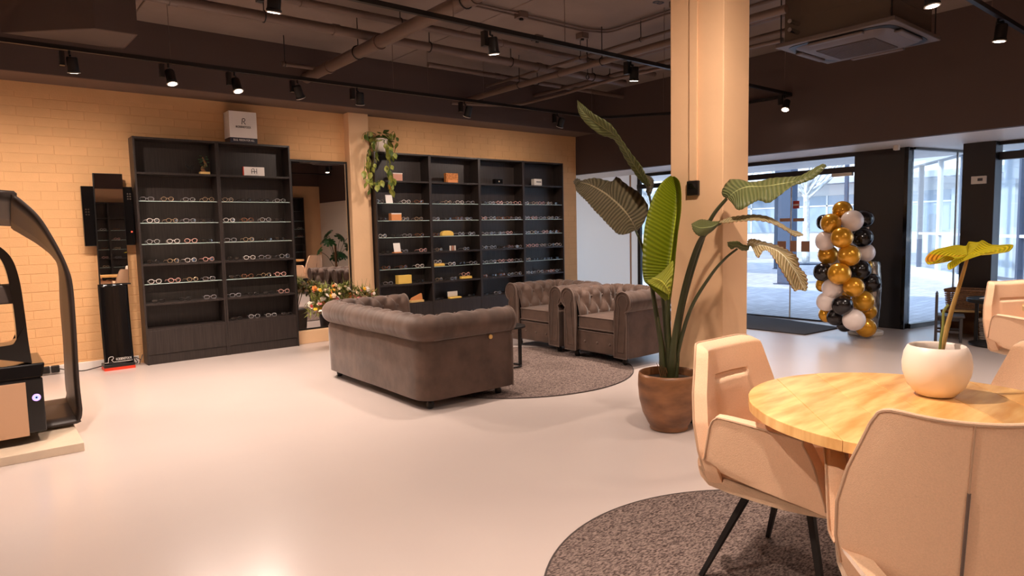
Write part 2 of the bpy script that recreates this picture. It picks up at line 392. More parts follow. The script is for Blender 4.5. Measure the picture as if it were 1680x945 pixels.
# ledge under the big mirror
tag(G().box((2.99, 7.80, 0), (3.765, 7.925, .155)).obj('mirror_ledge', M['plaster'], smooth=0, bevel=.005), 'low beige ledge under the large wall mirror', 'ledge')

# concrete pillar
pl = struct(thing('wall_pillar', 'x', 'x', (0, 0, 0))); del pl['category']; del pl['label']
G().box((3.70, 2.41, 0), (3.99, 2.815, CZ + .02)).obj('pillar_body', M['plaster'], pl, smooth=0, bevel=.006)
G().box((3.688, 2.40, 0), (4.0, 2.83, .045)).obj('pillar_base', M['black_plastic'], pl, smooth=0)
G().box((3.684, 2.595, 1.625), (3.70, 2.655, CZ + .01)).obj('cable_channel', M['plaster'], pl, smooth=0, bevel=.003)
tb = thing('wall_thermostat', 'square black wall controller on the beige pillar', 'thermostat', (3.70, 2.625, 1.577))
G().box((-.022, -.044, -.047), (0, .044, .047)).obj('housing', M['black_plastic'], tb, smooth=0, bevel=.004)
G().box((-.0235, -.03, -.005), (-.021, .03, .03)).obj('display', M['black_gloss'], tb, smooth=0)

# ---------------------------------------------------------------- shopfront
FRM = M['charcoal']
def bar(name, a, b, parent, mt=FRM, bevel=.004): return G().box(a, b).obj(name, mt, parent, smooth=0, bevel=bevel)
dr_ = struct(thing('door_1', 'x', 'x')); del dr_['category']; del dr_['label']
bar('frame', (GX - .03, 3.84, SZ - .05), (GX + .03, 7.42, SZ), dr_)
bar('frame', (GX - .04, 3.84, 1.975), (GX + .04, 7.42, 2.05), dr_)
bar('frame', (GX - .03, 7.36, 0), (GX + .03, 7.42, SZ), dr_)
bar('threshold', (GX - .03, 3.84, 0), (GX + .03, 7.42, .02), dr_)
for y0, y1 in ((3.85, 4.69), (4.70, 5.55), (5.57, 6.45), (6.47, 7.36)):
    g = G().box((GX - .005, y0, .02), (GX + .005, y1, 1.975)).obj('door_leaf_glass', M['window_glass'], dr_, smooth=0)
    G().box((GX - .012, y0 + .02, 1.935), (GX + .012, y0 + .14, 1.975)).obj('patch_fitting', M['chrome'], g, smooth=0)
G().box((GX - .005, 3.85, 2.05), (GX + .005, 7.36, SZ - .05)).obj('transom_glass', M['window_glass'], dr_, smooth=0)
bar('leaf_edge', (GX - .008, 4.688, .02), (GX + .008, 4.702, 1.975), dr_, M['white_plastic'], 0)
bar('door_closer', (GX - .06, 3.86, 1.93), (GX - .01, 4.12, 1.975), dr_, M['silver'])
for (ya, yb, z0, z1) in ((4.76, 4.885, .95, 1.09), (4.605, 4.70, .945, 1.095), (4.42, 4.54, .945, 1.09), (4.705, 4.855, 1.365, 1.41), (4.505, 4.66, 1.362, 1.405)):
    o = G().box((GX - .012, ya, z0), (GX - .007, yb, z1)).obj('door_sticker', M['bronze'], dr_, smooth=0)
G().box((GX - .012, 4.575, 1.54), (GX - .007, 4.665, 1.645)).obj('door_sticker', mat('red_sticker', (176, 58, 52), 0.5), dr_, smooth=0)
G().box((GX - .013, 4.58, 1.58), (GX - .008, 4.66, 1.60)).obj('sticker_line', M['white_paint'], dr_, smooth=0)
# white panel left of the door
fp = bpy.data.materials.new('frosted_film'); fp.use_nodes = True; fp.node_tree.nodes.clear(); _n = fp.node_tree.nodes
_a, _b, _c, _o = _n.new('ShaderNodeBsdfDiffuse'), _n.new('ShaderNodeBsdfTranslucent'), _n.new('ShaderNodeMixShader'), _n.new('ShaderNodeOutputMaterial')
_a.inputs[0].default_value = (.85, .83, .80, 1); _b.inputs[0].default_value = (.95, .86, .76, 1); _c.inputs[0].default_value = .4
fp.node_tree.links.new(_a.outputs[0], _c.inputs[1]); fp.node_tree.links.new(_b.outputs[0], _c.inputs[2]); fp.node_tree.links.new(_c.outputs[0], _o.inputs[0])
_g = G(); _g.face([_g._v(V(GX, 7.42, 0)), _g._v(V(GX, 9.0, 0)), _g._v(V(GX, 9.0, SZ)), _g._v(V(GX, 7.42, SZ))]); struct(_g.obj('window_4', fp, smooth=0))
struct(G().box((GX - .03, 7.56, 0), (GX - .019, 7.59, SZ)).obj('trim_3', M['beige_panel'], smooth=0))
# dark post and angled display window
bar('wall_front_post', (GX - .04, 3.25, 0), (GX + .12, 3.84, SZ), None)['kind'] = 'structure'
struct(G().box((GX - .045, 3.205, 0), (GX + .12, 3.249, SZ)).obj('trim_4', M['black_gloss'], smooth=0))
w1 = struct(thing('window_1', 'x', 'x')); del w1['category']; del w1['label']
p0, p1 = V(8.95, 3.20, 0), V(10.25, 2.93, 0); dd = (p1 - p0).normalized(); nn = V(-dd.y, dd.x, 0)
def slab(a, b, z0, z1, th): return G().prism([a + nn * th / 2 + V(0, 0, z0), b + nn * th / 2 + V(0, 0, z0), b - nn * th / 2 + V(0, 0, z0), a - nn * th / 2 + V(0, 0, z0)], (0, 0, z1 - z0))
slab(p0, p1, .06, SZ - .03, .01).obj('window_pane', M['window_glass'], w1, smooth=0)
slab(p0, p1, 0, .06, .06).obj('window_frame', FRM, w1, smooth=0)
slab(p0, p1, SZ - .03, SZ, .06).obj('window_frame', FRM, w1, smooth=0)
slab(p0 + dd * .93, p0 + dd * .95, .06, SZ - .03, .02).obj('pane_joint', M['silver'], w1, smooth=0)
struct(G().box((9.14, 2.41, 0), (9.40, 2.735, SZ)).obj('wall_front_column', FRM, smooth=0, bevel=.004))
w2 = struct(thing('window_2', 'x', 'x')); del w2['category']; del w2['label']
G().box((9.30, .06, .35), (9.31, 2.41, SZ - .2)).obj('window_pane', M['window_glass'], w2, smooth=0)
G().box((9.30, .06, SZ - .13), (9.31, 2.41, SZ - .04)).obj('window_pane', M['window_glass'], w2, smooth=0)
bar('window_frame', (9.27, .06, SZ - .04), (9.34, 2.41, SZ), w2); bar('window_frame', (9.26, .06, SZ - .21), (9.35, 2.41, SZ - .12), w2)
bar('window_frame', (9.26, .06, 0), (9.35, 2.41, .35), w2)
bar('window_frame', (9.26, 1.16, .35), (9.35, 1.20, SZ - .2), w2)
es = thing('emergency_light', 'small cream emergency light box on the black column', 'sign', (9.14, 2.56, 1.79))
G().box((-.03, -.075, -.045), (0, .075, .045)).obj('housing', M['white_plastic'], es, smooth=0, bevel=.004)
G().box((-.032, -.04, -.012), (-.029, .01, .02)).obj('pictogram', M['grey_wood'], es, smooth=0)
se = thing('motion_sensor', 'small white motion sensor under the shopfront soffit', 'sensor', (8.5, 3.22, SZ))
G().box((-.03, -.03, -.06), (.03, .03, 0)).obj('housing', M['white_plastic'], se, smooth=0, bevel=.01)
tag(G().prism([V(7.641, 3.848, 0), V(8.455, 3.80, 0), V(8.80, 5.3, 0), V(8.80, 6.4, 0), V(7.62, 6.4, 0)], (0, 0, .012)).obj('door_mat', M['mat'], smooth=0), 'dark grey ribbed entrance mat inside the glass door', 'door mat')
# ---------------------------------------------------------------- bookcases
BW = M['black_wood']
SH = [(2.01, 'w'), (1.715, 'g'), (1.488, 'g'), (1.268, 'g'), (1.06, 'w'), (.85, 'g'), (.645, 'w'), (.38, 'w')]
def bookcase(name, label, x0, nb, bw, yf=7.71, yb=7.93, top=2.37, loc=None):
    t = thing(name, label, 'bookcase', (x0, yf, 0)); D = yb - yf; tk = .019
    for k in range(nb):
        a = k * bw; b = a + bw - .001
        G().box((a, 0, 0), (a + tk, D, top)).obj('side_panel', BW, t, smooth=0, bevel=.0015)
        G().box((b - tk, 0, 0), (b, D, top)).obj('side_panel', BW, t, smooth=0, bevel=.0015)
        G().box((a + tk, D - .008, 0), (b - tk, D, top - .02)).obj('back_panel', BW, t, smooth=0)
        G().box((a + tk, .002, top - .022), (b - tk, D - .008, top - .001)).obj('top_panel', BW, t, smooth=0, bevel=.0015)
        G().box((a + tk, .012, 0), (b - tk, .03, .10)).obj('kick_board', BW, t, smooth=0)
        G().box((a + tk, .004, .104), (b - tk, .02, .358)).obj('drawer_front', BW, t, smooth=0, bevel=.002)
        for z, kd in SH:
            if kd == 'w': G().box((a + tk, .008, z - .022), (b - tk, D - .008, z)).obj('shelf', BW, t, smooth=0, bevel=.001)
            else:
                s = G().box((a + tk + .002, .02, z - .006), (b - tk - .002, D - .01, z)).obj('glass_shelf', M['shelf_glass'], t, smooth=0)
                G().box((a + tk + .002, .0185, z - .006), (b - tk - .002, .0205, z)).obj('polished_edge', M['glass_edge'], s, smooth=0)
                G().ball((b - tk - .006, .016, z - .009), .006, 8, 6).obj('shelf_pin', M['chrome'], s)
        G().ball((b - tk - .004, .012, 2.03), .005, 8, 6).obj('screw_cap', M['chrome'], t)
    return t
U1X, U1W = 1.345, .812; U2X, U2W = 4.06, .832
bookcase('tall_bookcase', 'black two-bay eyewear bookcase left of the large wall mirror', U1X, 2, U1W)
bookcase('wide_bookcase', 'black four-bay eyewear bookcase right of the brick pilaster', U2X, 4, U2W)

# ---------------------------------------------------------------- spectacles
FM = {'black': mat('black_acetate', (26, 22, 22), 0.2, spec=.8), 'tortoise': mat('tortoise_acetate', (160, 104, 70), 0.2, rgb2=(80, 48, 34), vscale=90, spec=.8),
      'clear': mat('clear_acetate', (232, 222, 216), 0.12, spec=.9), 'gold': mat('gold_wire', (250, 214, 170), 0.3, metal=.6),
      'silver': mat('silver_wire', (236, 234, 236), 0.3, metal=.6), 'pink': mat('pink_acetate', (232, 176, 164), 0.25, spec=.8), 'grey': mat('grey_acetate', (150, 146, 150), 0.25, spec=.8)}
def specs_mesh(mt, rx, rz, pw, r, cat=0.0):
    g = G(); ln = G()
    for s in (-1, 1):
        ring = []
        for k in range(14):
            a = 2 * pi * k / 14; ca, sa = cos(a), sin(a)
            x = s * (rx + .010) + rx * math.copysign(abs(ca) ** pw, ca); z = rz * math.copysign(abs(sa) ** pw, sa) + rz + .003 + cat * (x * s - rx) * (sa > 0)
            ring.append(V(x, .01 * (abs(x) / .07) ** 2, z))
        g.tube(ring, r, 5, closed=True); c = [ln._v(p + V(0, .0005, 0)) for p in ring]; ln.face(c)
        xo = s * (2 * rx + .010)
        g.tube([V(xo, .010, rz * 1.5), V(xo + s * .004, .014, rz * 1.5), V(xo + s * .003, .09, rz * 1.5 - .002), V(xo - s * .001, .125, rz * .5)], r * .9, 4)
    g.tube([V(-.011, 0, rz * 1.35), V(0, -.002, rz * 1.55), V(.011, 0, rz * 1.35)], r, 5)
    return g.mesh('eyeglasses', mt, 60), ln.mesh('lenses', M['lens'], 0)
KINDS = []
for nm, a in (('black', (.025, .019, .8, .0026)), ('gold', (.024, .021, 1, .0016)), ('tortoise', (.026, .020, .75, .003, .15)), ('clear', (.025, .021, .9, .0028)),
              ('silver', (.024, .018, .8, .0015)), ('grey', (.026, .019, .7, .0026)), ('pink', (.025, .021, .95, .0028, .1)), ('black', (.026, .016, .7, .002)), ('silver', (.025, .022, 1, .0018))):
    me, le = specs_mesh(FM[nm], *a); KINDS.append((nm, me, le))
ORD = ['leftmost', 'second', 'third', 'fourth', 'fifth', 'sixth', 'seventh']
SHN = {1.715: 'first glass shelf', 1.488: 'second glass shelf', 1.268: 'third glass shelf', 1.06: 'middle wooden shelf', .85: 'fourth glass shelf', .645: 'lower wooden shelf', .38: 'bottom shelf'}
CN = {'black': 'black', 'gold': 'gold wire', 'tortoise': 'tortoiseshell', 'clear': 'clear', 'silver': 'silver', 'grey': 'grey', 'pink': 'pink'}
nspec = [0]
def specs(x0, bw, bay, z, fr, kinds=None, lens=True):
    for i, f in enumerate(fr):
        if isinstance(f, tuple): f, dz, dy = f
        else: dz = 0; dy = 0
        k = kinds[i] if kinds else random.randrange(9)
        nm, me, le = KINDS[k]
        x = x0 + .03 + f * (bw - .06)
        o = put('eyeglasses', me, None, (x, 7.745 + random.uniform(0, .02) + dy, z + .0005 + dz), (0, 0, random.uniform(-.22, .22)))
        tag(o, f'{ORD[i]} pair from left, {CN[nm]} eyeglasses, {SHN[z]}, {bay}', 'eyeglasses', 'eyeglasses on the ' + bay)
        if lens: put('lenses', le, o)
        nspec[0] += 1
Z7 = [1.715, 1.488, 1.268, 1.06, .85, .645, .38]
b1, b2 = 'left bay of two-bay bookcase', 'right bay of two-bay bookcase'
for z, fr, kk in zip(Z7, [[.10, .36, .64, .90], [.16, .40, .63, .88], [.14, .40, .63, .85], [.13, .38, .61, .86], [.13, .38, .62, .84], [.16, .50, .84]],
                     [[5, 1, 4, 1], [3, 1, 5, 7], [8, 3, 6, 0], [0, 1, 3, 6], [3, 6, 1, 5], [7, 0, 5]]):
    specs(U1X, U1W, b1, z, fr, kk)
for z, fr, kk in zip(Z7, [[.10, .36, .62, .88], [.10, .36, .63, .86], [.10, .36, .63, .85], [.12, .36, .59, .73, .90], [.12, .32, .60, .82], [.12, .38, .62, .86], [.12, .38, .64, .88]],
                     [[1, 0, 7, 4], [3, 2, 8, 7], [5, 1, 7, 0], [0, 3, 5, 7, 8], [0, 2, 1, 6], [5, 0, 7, 6], [7, 8, 4, 7]]):
    specs(U1X + U1W, U1W, b2, z, fr, kk)
BN = ['first bay of four-bay bookcase', 'second bay of four-bay bookcase', 'third bay of four-bay bookcase', 'fourth bay of four-bay bookcase']
for z, fr in zip(Z7, [[.07, .34, .58, .83], [.10, .55, .82], [.10, .35, .58, .83], [.14, .50, .88], [.15, .48, .80], [.17, .80]]): specs(U2X, U2W, BN[0], z, fr)
for z, fr in zip(Z7, [[.10, .37, .63, .87], [.10, .36, .60, .83], [.10, .64, .88], [.15, .75], [(.10, .042, 0), .42, .65, .90], [.12, .45, (.72, .045, 0)], [.14, .83]]): specs(U2X + U2W, U2W, BN[1], z, fr)
for z, n in zip(Z7, [5, 5, 5, 5, 5, 5, 4]): specs(U2X + 2 * U2W, U2W, BN[2], z, [.08 + .84 * i / (n - 1) + random.uniform(-.02, .02) for i in range(n)])
for z, n in zip(Z7[:6], [5, 5, 6, 5, 5, 6]): specs(U2X + 3 * U2W, U2W, BN[3], z, [.08 + .84 * i / (n - 1) + random.uniform(-.02, .02) for i in range(n)])

# ---------------------------------------------------------------- boxes and cards between the spectacles
RX = Matrix.Rotation(pi / 2, 4, 'X')
def carton(name, label, cat, x, y, z, sx, sy, sz, mt, rz=0.0, rx=0.0):
    t = thing(name, label, cat, (x, y, z), rz)
    b = G().box((-sx / 2, 0, 0), (sx / 2, sy, sz)).obj('body', mt, t, smooth=0, bevel=.003); b.rotation_euler = (rx, 0, 0)
    return t, b
YS = 7.745
ux = lambda bay, f: U2X + U2W * bay + .03 + f * (U2W - .06)
t, b = carton('gift_box', 'small pink box on the top shelf of the four-bay bookcase, first bay', 'box', ux(0, .42), YS, 2.01, .14, .08, .10, M['pink_box'])
G().box((-.071, -.001, .088), (.071, .08, .102)).obj('lid', M['white_plastic'], t, smooth=0, bevel=.002)
t, b = carton('patterned_box', 'orange patterned box on the top shelf, second bay of four-bay bookcase', 'box', ux(1, .46), YS, 2.01, .20, .06, .13, M['cork'])
G().box((-.08, -.012, 0), (.08, -.001, .035)).obj('name_card', M['orange_box'], t, smooth=0)
carton('flat_case', 'flat black case lying on the top shelf of second bay', 'case', ux(1, .13), YS, 2.01, .20, .08, .015, M['black_plastic'])
t, b = carton('black_box', 'small black box with gold mark on the top shelf, third bay', 'box', ux(2, .46), YS, 2.01, .14, .07, .075, M['black_gloss'])
G().ball((0, -.002, .04), .012, 8, 6, (1, .2, 1)).obj('gold_mark', FM['gold'], t)
t, b = carton('white_box', 'small white box with a dark printed line on the top shelf, fourth bay', 'box', ux(3, .38), YS, 2.01, .16, .07, .10, M['white_plastic'])
G().box((-.035, -.0015, .048), (.065, 0, .060)).obj('printed_line', M['ink'], t, smooth=0)
carton('photo_card', 'tilted white card on the first glass shelf of the four-bay bookcase', 'card', ux(0, .24), YS - .005, 1.716, .10, .008, .11, M['white_paint'], 0, -.2)
t, b = carton('orange_box', 'orange box with white lid on the second glass shelf', 'box', ux(0, .36), YS - .01, 1.489, .15, .08, .095, M['orange_box'])
G().box((-.074, -.001, .083), (.074, .08, .097)).obj('lid', M['white_paint'], t, smooth=0)
carton('photo_card', 'tilted white card on the middle wooden shelf of the first bay', 'card', ux(0, .36), YS - .005, 1.075, .10, .008, .12, M['white_paint'], 0, -.2)
tag(G().box((ux(0, .36) - .055, YS - .02, 1.06), (ux(0, .36) + .055, YS + .05, 1.074)).obj('card_stand', M['orange_box'], smooth=0), 'small orange stand under the tilted white card', 'stand')
carton('wooden_box', 'yellow wooden box on the lower wooden shelf of the first bay', 'box', ux(0, .48), YS - .015, .645, .20, .09, .115, M['yellow_case'])
t = thing('wooden_display', 'light wooden ridge-shaped display on the bottom shelf of the first bay', 'display', (ux(0, .72), YS - .01, .38))
G().box((-.10, 0, 0), (.10, .09, .03)).obj('base', M['wood_light'], t, smooth=0, bevel=.002)
G().prism([V(-.09, .02, .03), V(.09, .02, .03), V(.08, .02, .115), V(-.07, .02, .06)], (0, .04, 0)).obj('riser', M['orange_box'], t, smooth=0)
def soft_case(label, x, z, w=.19):
    t = thing('spectacle_case', label, 'case', (x, YS + .02, z))
    G().box((-w / 2, -.03, 0), (w / 2, .035, .03)).obj('case_body', M['yellow_case'], t, smooth=60, bevel=.012, seg=3)
    G().box((-w / 2 + .004, -.025, .0315), (w / 2 - .004, .036, .040)).obj('case_lid', M['yellow_case'], t, smooth=60, bevel=.004)
    return t
soft_case('yellow spectacle case under a pair on the fourth glass shelf', ux(1, .12), .85)
soft_case('yellow spectacle case under a pair on the lower wooden shelf', ux(1, .72), .645)
t = thing('spectacle_case', 'yellow domed spectacle case on the third glass shelf, second bay', 'case', (ux(1, .35), YS + .02, 1.268))
G().prism([V(.1 * cos(a) * (1 if abs(cos(a)) > .5 else 1), 0, .075 * sin(a) ** .5) for a in [pi * k / 12 for k in range(13)]], (0, .07, 0)).obj('case_body', M['yellow_case'], t, smooth=60, bevel=.008)
t = thing('spectacle_case', 'open yellow spectacle case on the bottom shelf of the second bay', 'case', (ux(1, .45), YS, .38))
G().box((-.10, -.02, 0), (.10, .05, .025)).obj('case_body', M['yellow_case'], t, smooth=60, bevel=.008)
G().box((-.095, .05, .025), (.075, .062, .10)).obj('case_lid', M['white_plastic'], t, smooth=60, bevel=.005)
for i in range(3):
    tag(G().cyl((ux(1, .39 + .05 * i), YS + .02, 1.06), (ux(1, .39 + .05 * i), YS + .02, 1.13), .013, n=12).obj('lens_spray_bottle', M['pot_white' if i != 1 else 'pink_box']),
        ['left of three small spray bottles on the middle wooden shelf', 'middle of three small spray bottles, pink, on the wooden shelf', 'right of three small spray bottles on the middle wooden shelf'][i], 'bottle', 'spray bottles on the middle shelf')
# letter block sign
t = thing('logo_sign', 'small white block sign with letters AH, top shelf of two-bay bookcase', 'sign', (2.553, 7.73, 2.011))
G().box((-.117, 0, 0), (.117, .03, .098)).obj('block', M['white_paint'], t, smooth=0, bevel=.003)
G().box((-.1185, -.001, 0), (-.1135, .031, .098)).obj('red_edge', M['red'], t, smooth=0)
lg = G()
lg.tube([V(-.028, -.002, .022), V(-.028, -.002, .066), V(-.018, -.002, .078), V(-.004, -.002, .078), V(.002, -.002, .066), V(.002, -.002, .022)], .0032, 5)
lg.tube([V(-.033, -.002, .046), V(.028, -.002, .046)], .0032, 5).tube([V(.028, -.002, .022), V(.028, -.002, .080)], .0032, 5)
lg.obj('letters', M['ink'], t)
# cube sign with logo
t = thing('cube_sign', 'white cube sign with black lettering on top of the two-bay bookcase', 'sign', (2.455, 7.71, 2.371))
G().box((-.15, 0, .055), (.15, .20, .345)).obj('cube', M['white_paint'], t, smooth=0, bevel=.003)
G().box((-.148, .002, 0), (.148, .198, .0545)).obj('base_band', M['navy'], t, smooth=0)
def logo_r(parent, M4, s, mt, r):
    pts = [(-.5, -1), (-.22, .85), (-.05, 1), (.45, 1), (.68, .72), (.62, .3), (.3, .02), (-.02, 0), (.3, -.35), (.75, -1)]
    return G().tube([M4 @ V(a * s, b * s, 0) for a, b in pts], r, 6).obj('logo_letter', mt, parent)
logo_r(t, Matrix.Translation((0, -.003, .235)) @ RX, .032, M['ink'], .0035)
text('lettering', 'RODENSTOCK', .034, M['ink'], Matrix.Translation((0, -.003, .172)) @ RX, t, xs=.72)
text('lettering', 'B.I.G. VISION FOR ALL', .030, M['white_paint'], Matrix.Translation((0, .0, .028)) @ RX, t, xs=.78)
# bonsai
t = thing('bonsai', 'small bonsai on a pale base, top shelf of two-bay bookcase', 'plant', (2.03, 7.76, 2.011))
G().box((-.05, -.03, 0), (.05, .03, .025)).obj('tray', M['wood_light'], t, smooth=0, bevel=.003)
G().tube(smooth_pts([V(0, 0, .02), V(-.02, 0, .06), V(.015, 0, .10), V(.0, 0, .15), V(-.01, 0, .185)], 16), [.022 - .001 * k for k in range(17)], 8).obj('trunk', M['twig'], t)
g = G()
for k in range(26):
    p = V(random.uniform(-.045, .04), random.uniform(-.03, .03), random.uniform(.06, .20)); g.ball(p, .013, 6, 4, (1, .7, .35))
stuff(g.obj('foliage', M['leaf_green'], t))
# dark winged shape on a small round base
t = thing('dark_winged_shape', 'small black winged shape beside the bonsai', 'ornament', (1.90, 7.80, 2.011))
G().cyl((0, 0, 0), (0, 0, .006), .025).obj('base', M['black_metal'], t)
G().tube([V(0, 0, .005), V(.005, 0, .05)], .004, 6).prism([V(.0, 0, .04), V(.025, 0, .05), V(.03, 0, .085), V(.05, 0, .095), V(.01, 0, .10), V(-.005, 0, .075), V(-.045, 0, .10), V(-.05, 0, .09), V(-.02, 0, .05)], (0, .01, 0)).obj('wings', M['black_metal'], t)

# ---------------------------------------------------------------- large wall mirror
t = thing('wall_mirror', 'large black-framed mirror standing on the low beige ledge', 'mirror', (3.40, 7.90, .157))
G().box((-.355, -.012, .02), (.345, -.006, 2.055)).obj('mirror_glass', M['mirror'], t, smooth=0)
for a, b in (((-.375, -.02, 0), (.365, .02, .02)), ((-.375, -.02, 2.055), (.365, .02, 2.08)), ((-.375, -.02, .02), (-.355, .02, 2.055)), ((.345, -.02, .02), (.365, .02, 2.055))):
    G().box(a, b).obj('frame_bar', M['black_metal'], t, smooth=0, bevel=.002)

# ---------------------------------------------------------------- tall mirror tower with side panels
t = thing('mirror_tower', 'narrow mirror tower on a tall glossy black stand, left of the bookcases', 'mirror', (0, 0, 0))
TY = 7.79
TX = lambda z: .975 + .012 * z
G().box((.885, TY + .055, 1.262), (1.335, TY + .115, 1.862)).obj('side_panel', M['black_gloss'], t, smooth=0, bevel=.004)
G().prism([V(TX(.87), TY, .875), V(TX(.87) + .25, TY, .875), V(TX(1.99) + .245, TY + .01, 1.985), V(TX(1.99), TY + .01, 1.985)], (0, .022, 0)).obj('mirror_glass', M['mirror'], t, smooth=0)
G().prism([V(TX(.87) - .008, TY + .023, .86), V(TX(.87) + .258, TY + .023, .86), V(TX(1.99) + .253, TY + .033, 1.992), V(TX(1.99) - .008, TY + .033, 1.992)], (0, .03, 0)).obj('frame', M['black_plastic'], t, smooth=0, bevel=.003)
G().grid(lambda u, v: V(.955 + .265 * u, TY - .02 - .06 * (1 - v) ** 2 - .018 * sin(pi * u), .06 + .815 * v), 10, 24).obj('stand_panel', M['black_gloss'], t, smooth=60, solid=.02, soff=1)
G().box((.95, TY - .10, .03), (1.225, TY + .10, .06)).obj('base', M['black_plastic'], t, smooth=0, bevel=.004)
G().box((.95, TY - .10, .0), (1.225, TY + .10, .029)).obj('red_band', M['red'], t, smooth=0)
G().box((TX(.87), TY - .03, .86), (TX(.87) + .262, TY + .02, .874)).obj('shelf_lip', M['black_plastic'], t, smooth=0)
for (cx_, cz_) in ((.915, 1.63), (1.29, 1.79)):
    g = G()
    for i in range(2):
        for j in range(3): g.cyl((cx_ + .022 * i, TY + .050, cz_ - .026 * j), (cx_ + .022 * i, TY + .056, cz_ - .026 * j), .008, n=10)
    g.obj('button_cluster', M['chrome'], t)
G().cyl((1.305, TY + .05, 1.40), (1.305, TY + .056, 1.40), .008, n=10).obj('indicator', M['socket_red'], t)
LM = Matrix.Translation((1.02, TY - .112, .115)) @ RX
t2 = G().tube([LM @ V(x, y, 0) for x, y in ((-.065, -.03), (-.035, -.03), (-.028, .02), (-.015, .028), (.008, .028), (.014, .012), (.004, 0), (-.008, -.002), (.012, -.028), (.18, -.028))], .0022, 5).obj('logo_line', M['white_paint'], t)
text('lettering', 'RODENSTOCK', .034, M['white_paint'], Matrix.Translation((1.125, TY - .112, .112)) @ RX, t, xs=.62)
# sockets and cable
so_ = thing('socket_block', 'pair of black power sockets on the white baseboard', 'socket', (.52, 7.915, .055))
for dx in (-.04, .04):
    G().box((dx - .035, -.03, -.035), (dx + .035, .006, .035)).obj('socket', M['black_plastic'], so_, smooth=0, bevel=.008)
    G().cyl((dx, -.034, 0), (dx, -.03, 0), .018, n=14).obj('socket_face', M['black_gloss'], so_)
tag(G().tube(smooth_pts([V(.58, 7.88, .06), V(.68, 7.86, .03), V(.78, 7.84, .012), V(.88, 7.86, .02), V(.96, 7.88, .03)], 24), .005, 6).obj('power_cable', M['black_plastic']), 'thin black cable from the sockets to the mirror tower', 'cable')
tag(G().tube(smooth_pts([V(1.235, 7.85, .02), V(1.27, 7.83, .03), V(1.25, 7.87, .08), V(1.30, 7.85, .05), V(1.28, 7.80, .015), V(1.325, 7.86, .10)], 30), .004, 6).obj('tangled_cable', M['black_plastic']), 'tangled black cable on the floor beside the mirror tower', 'cable')
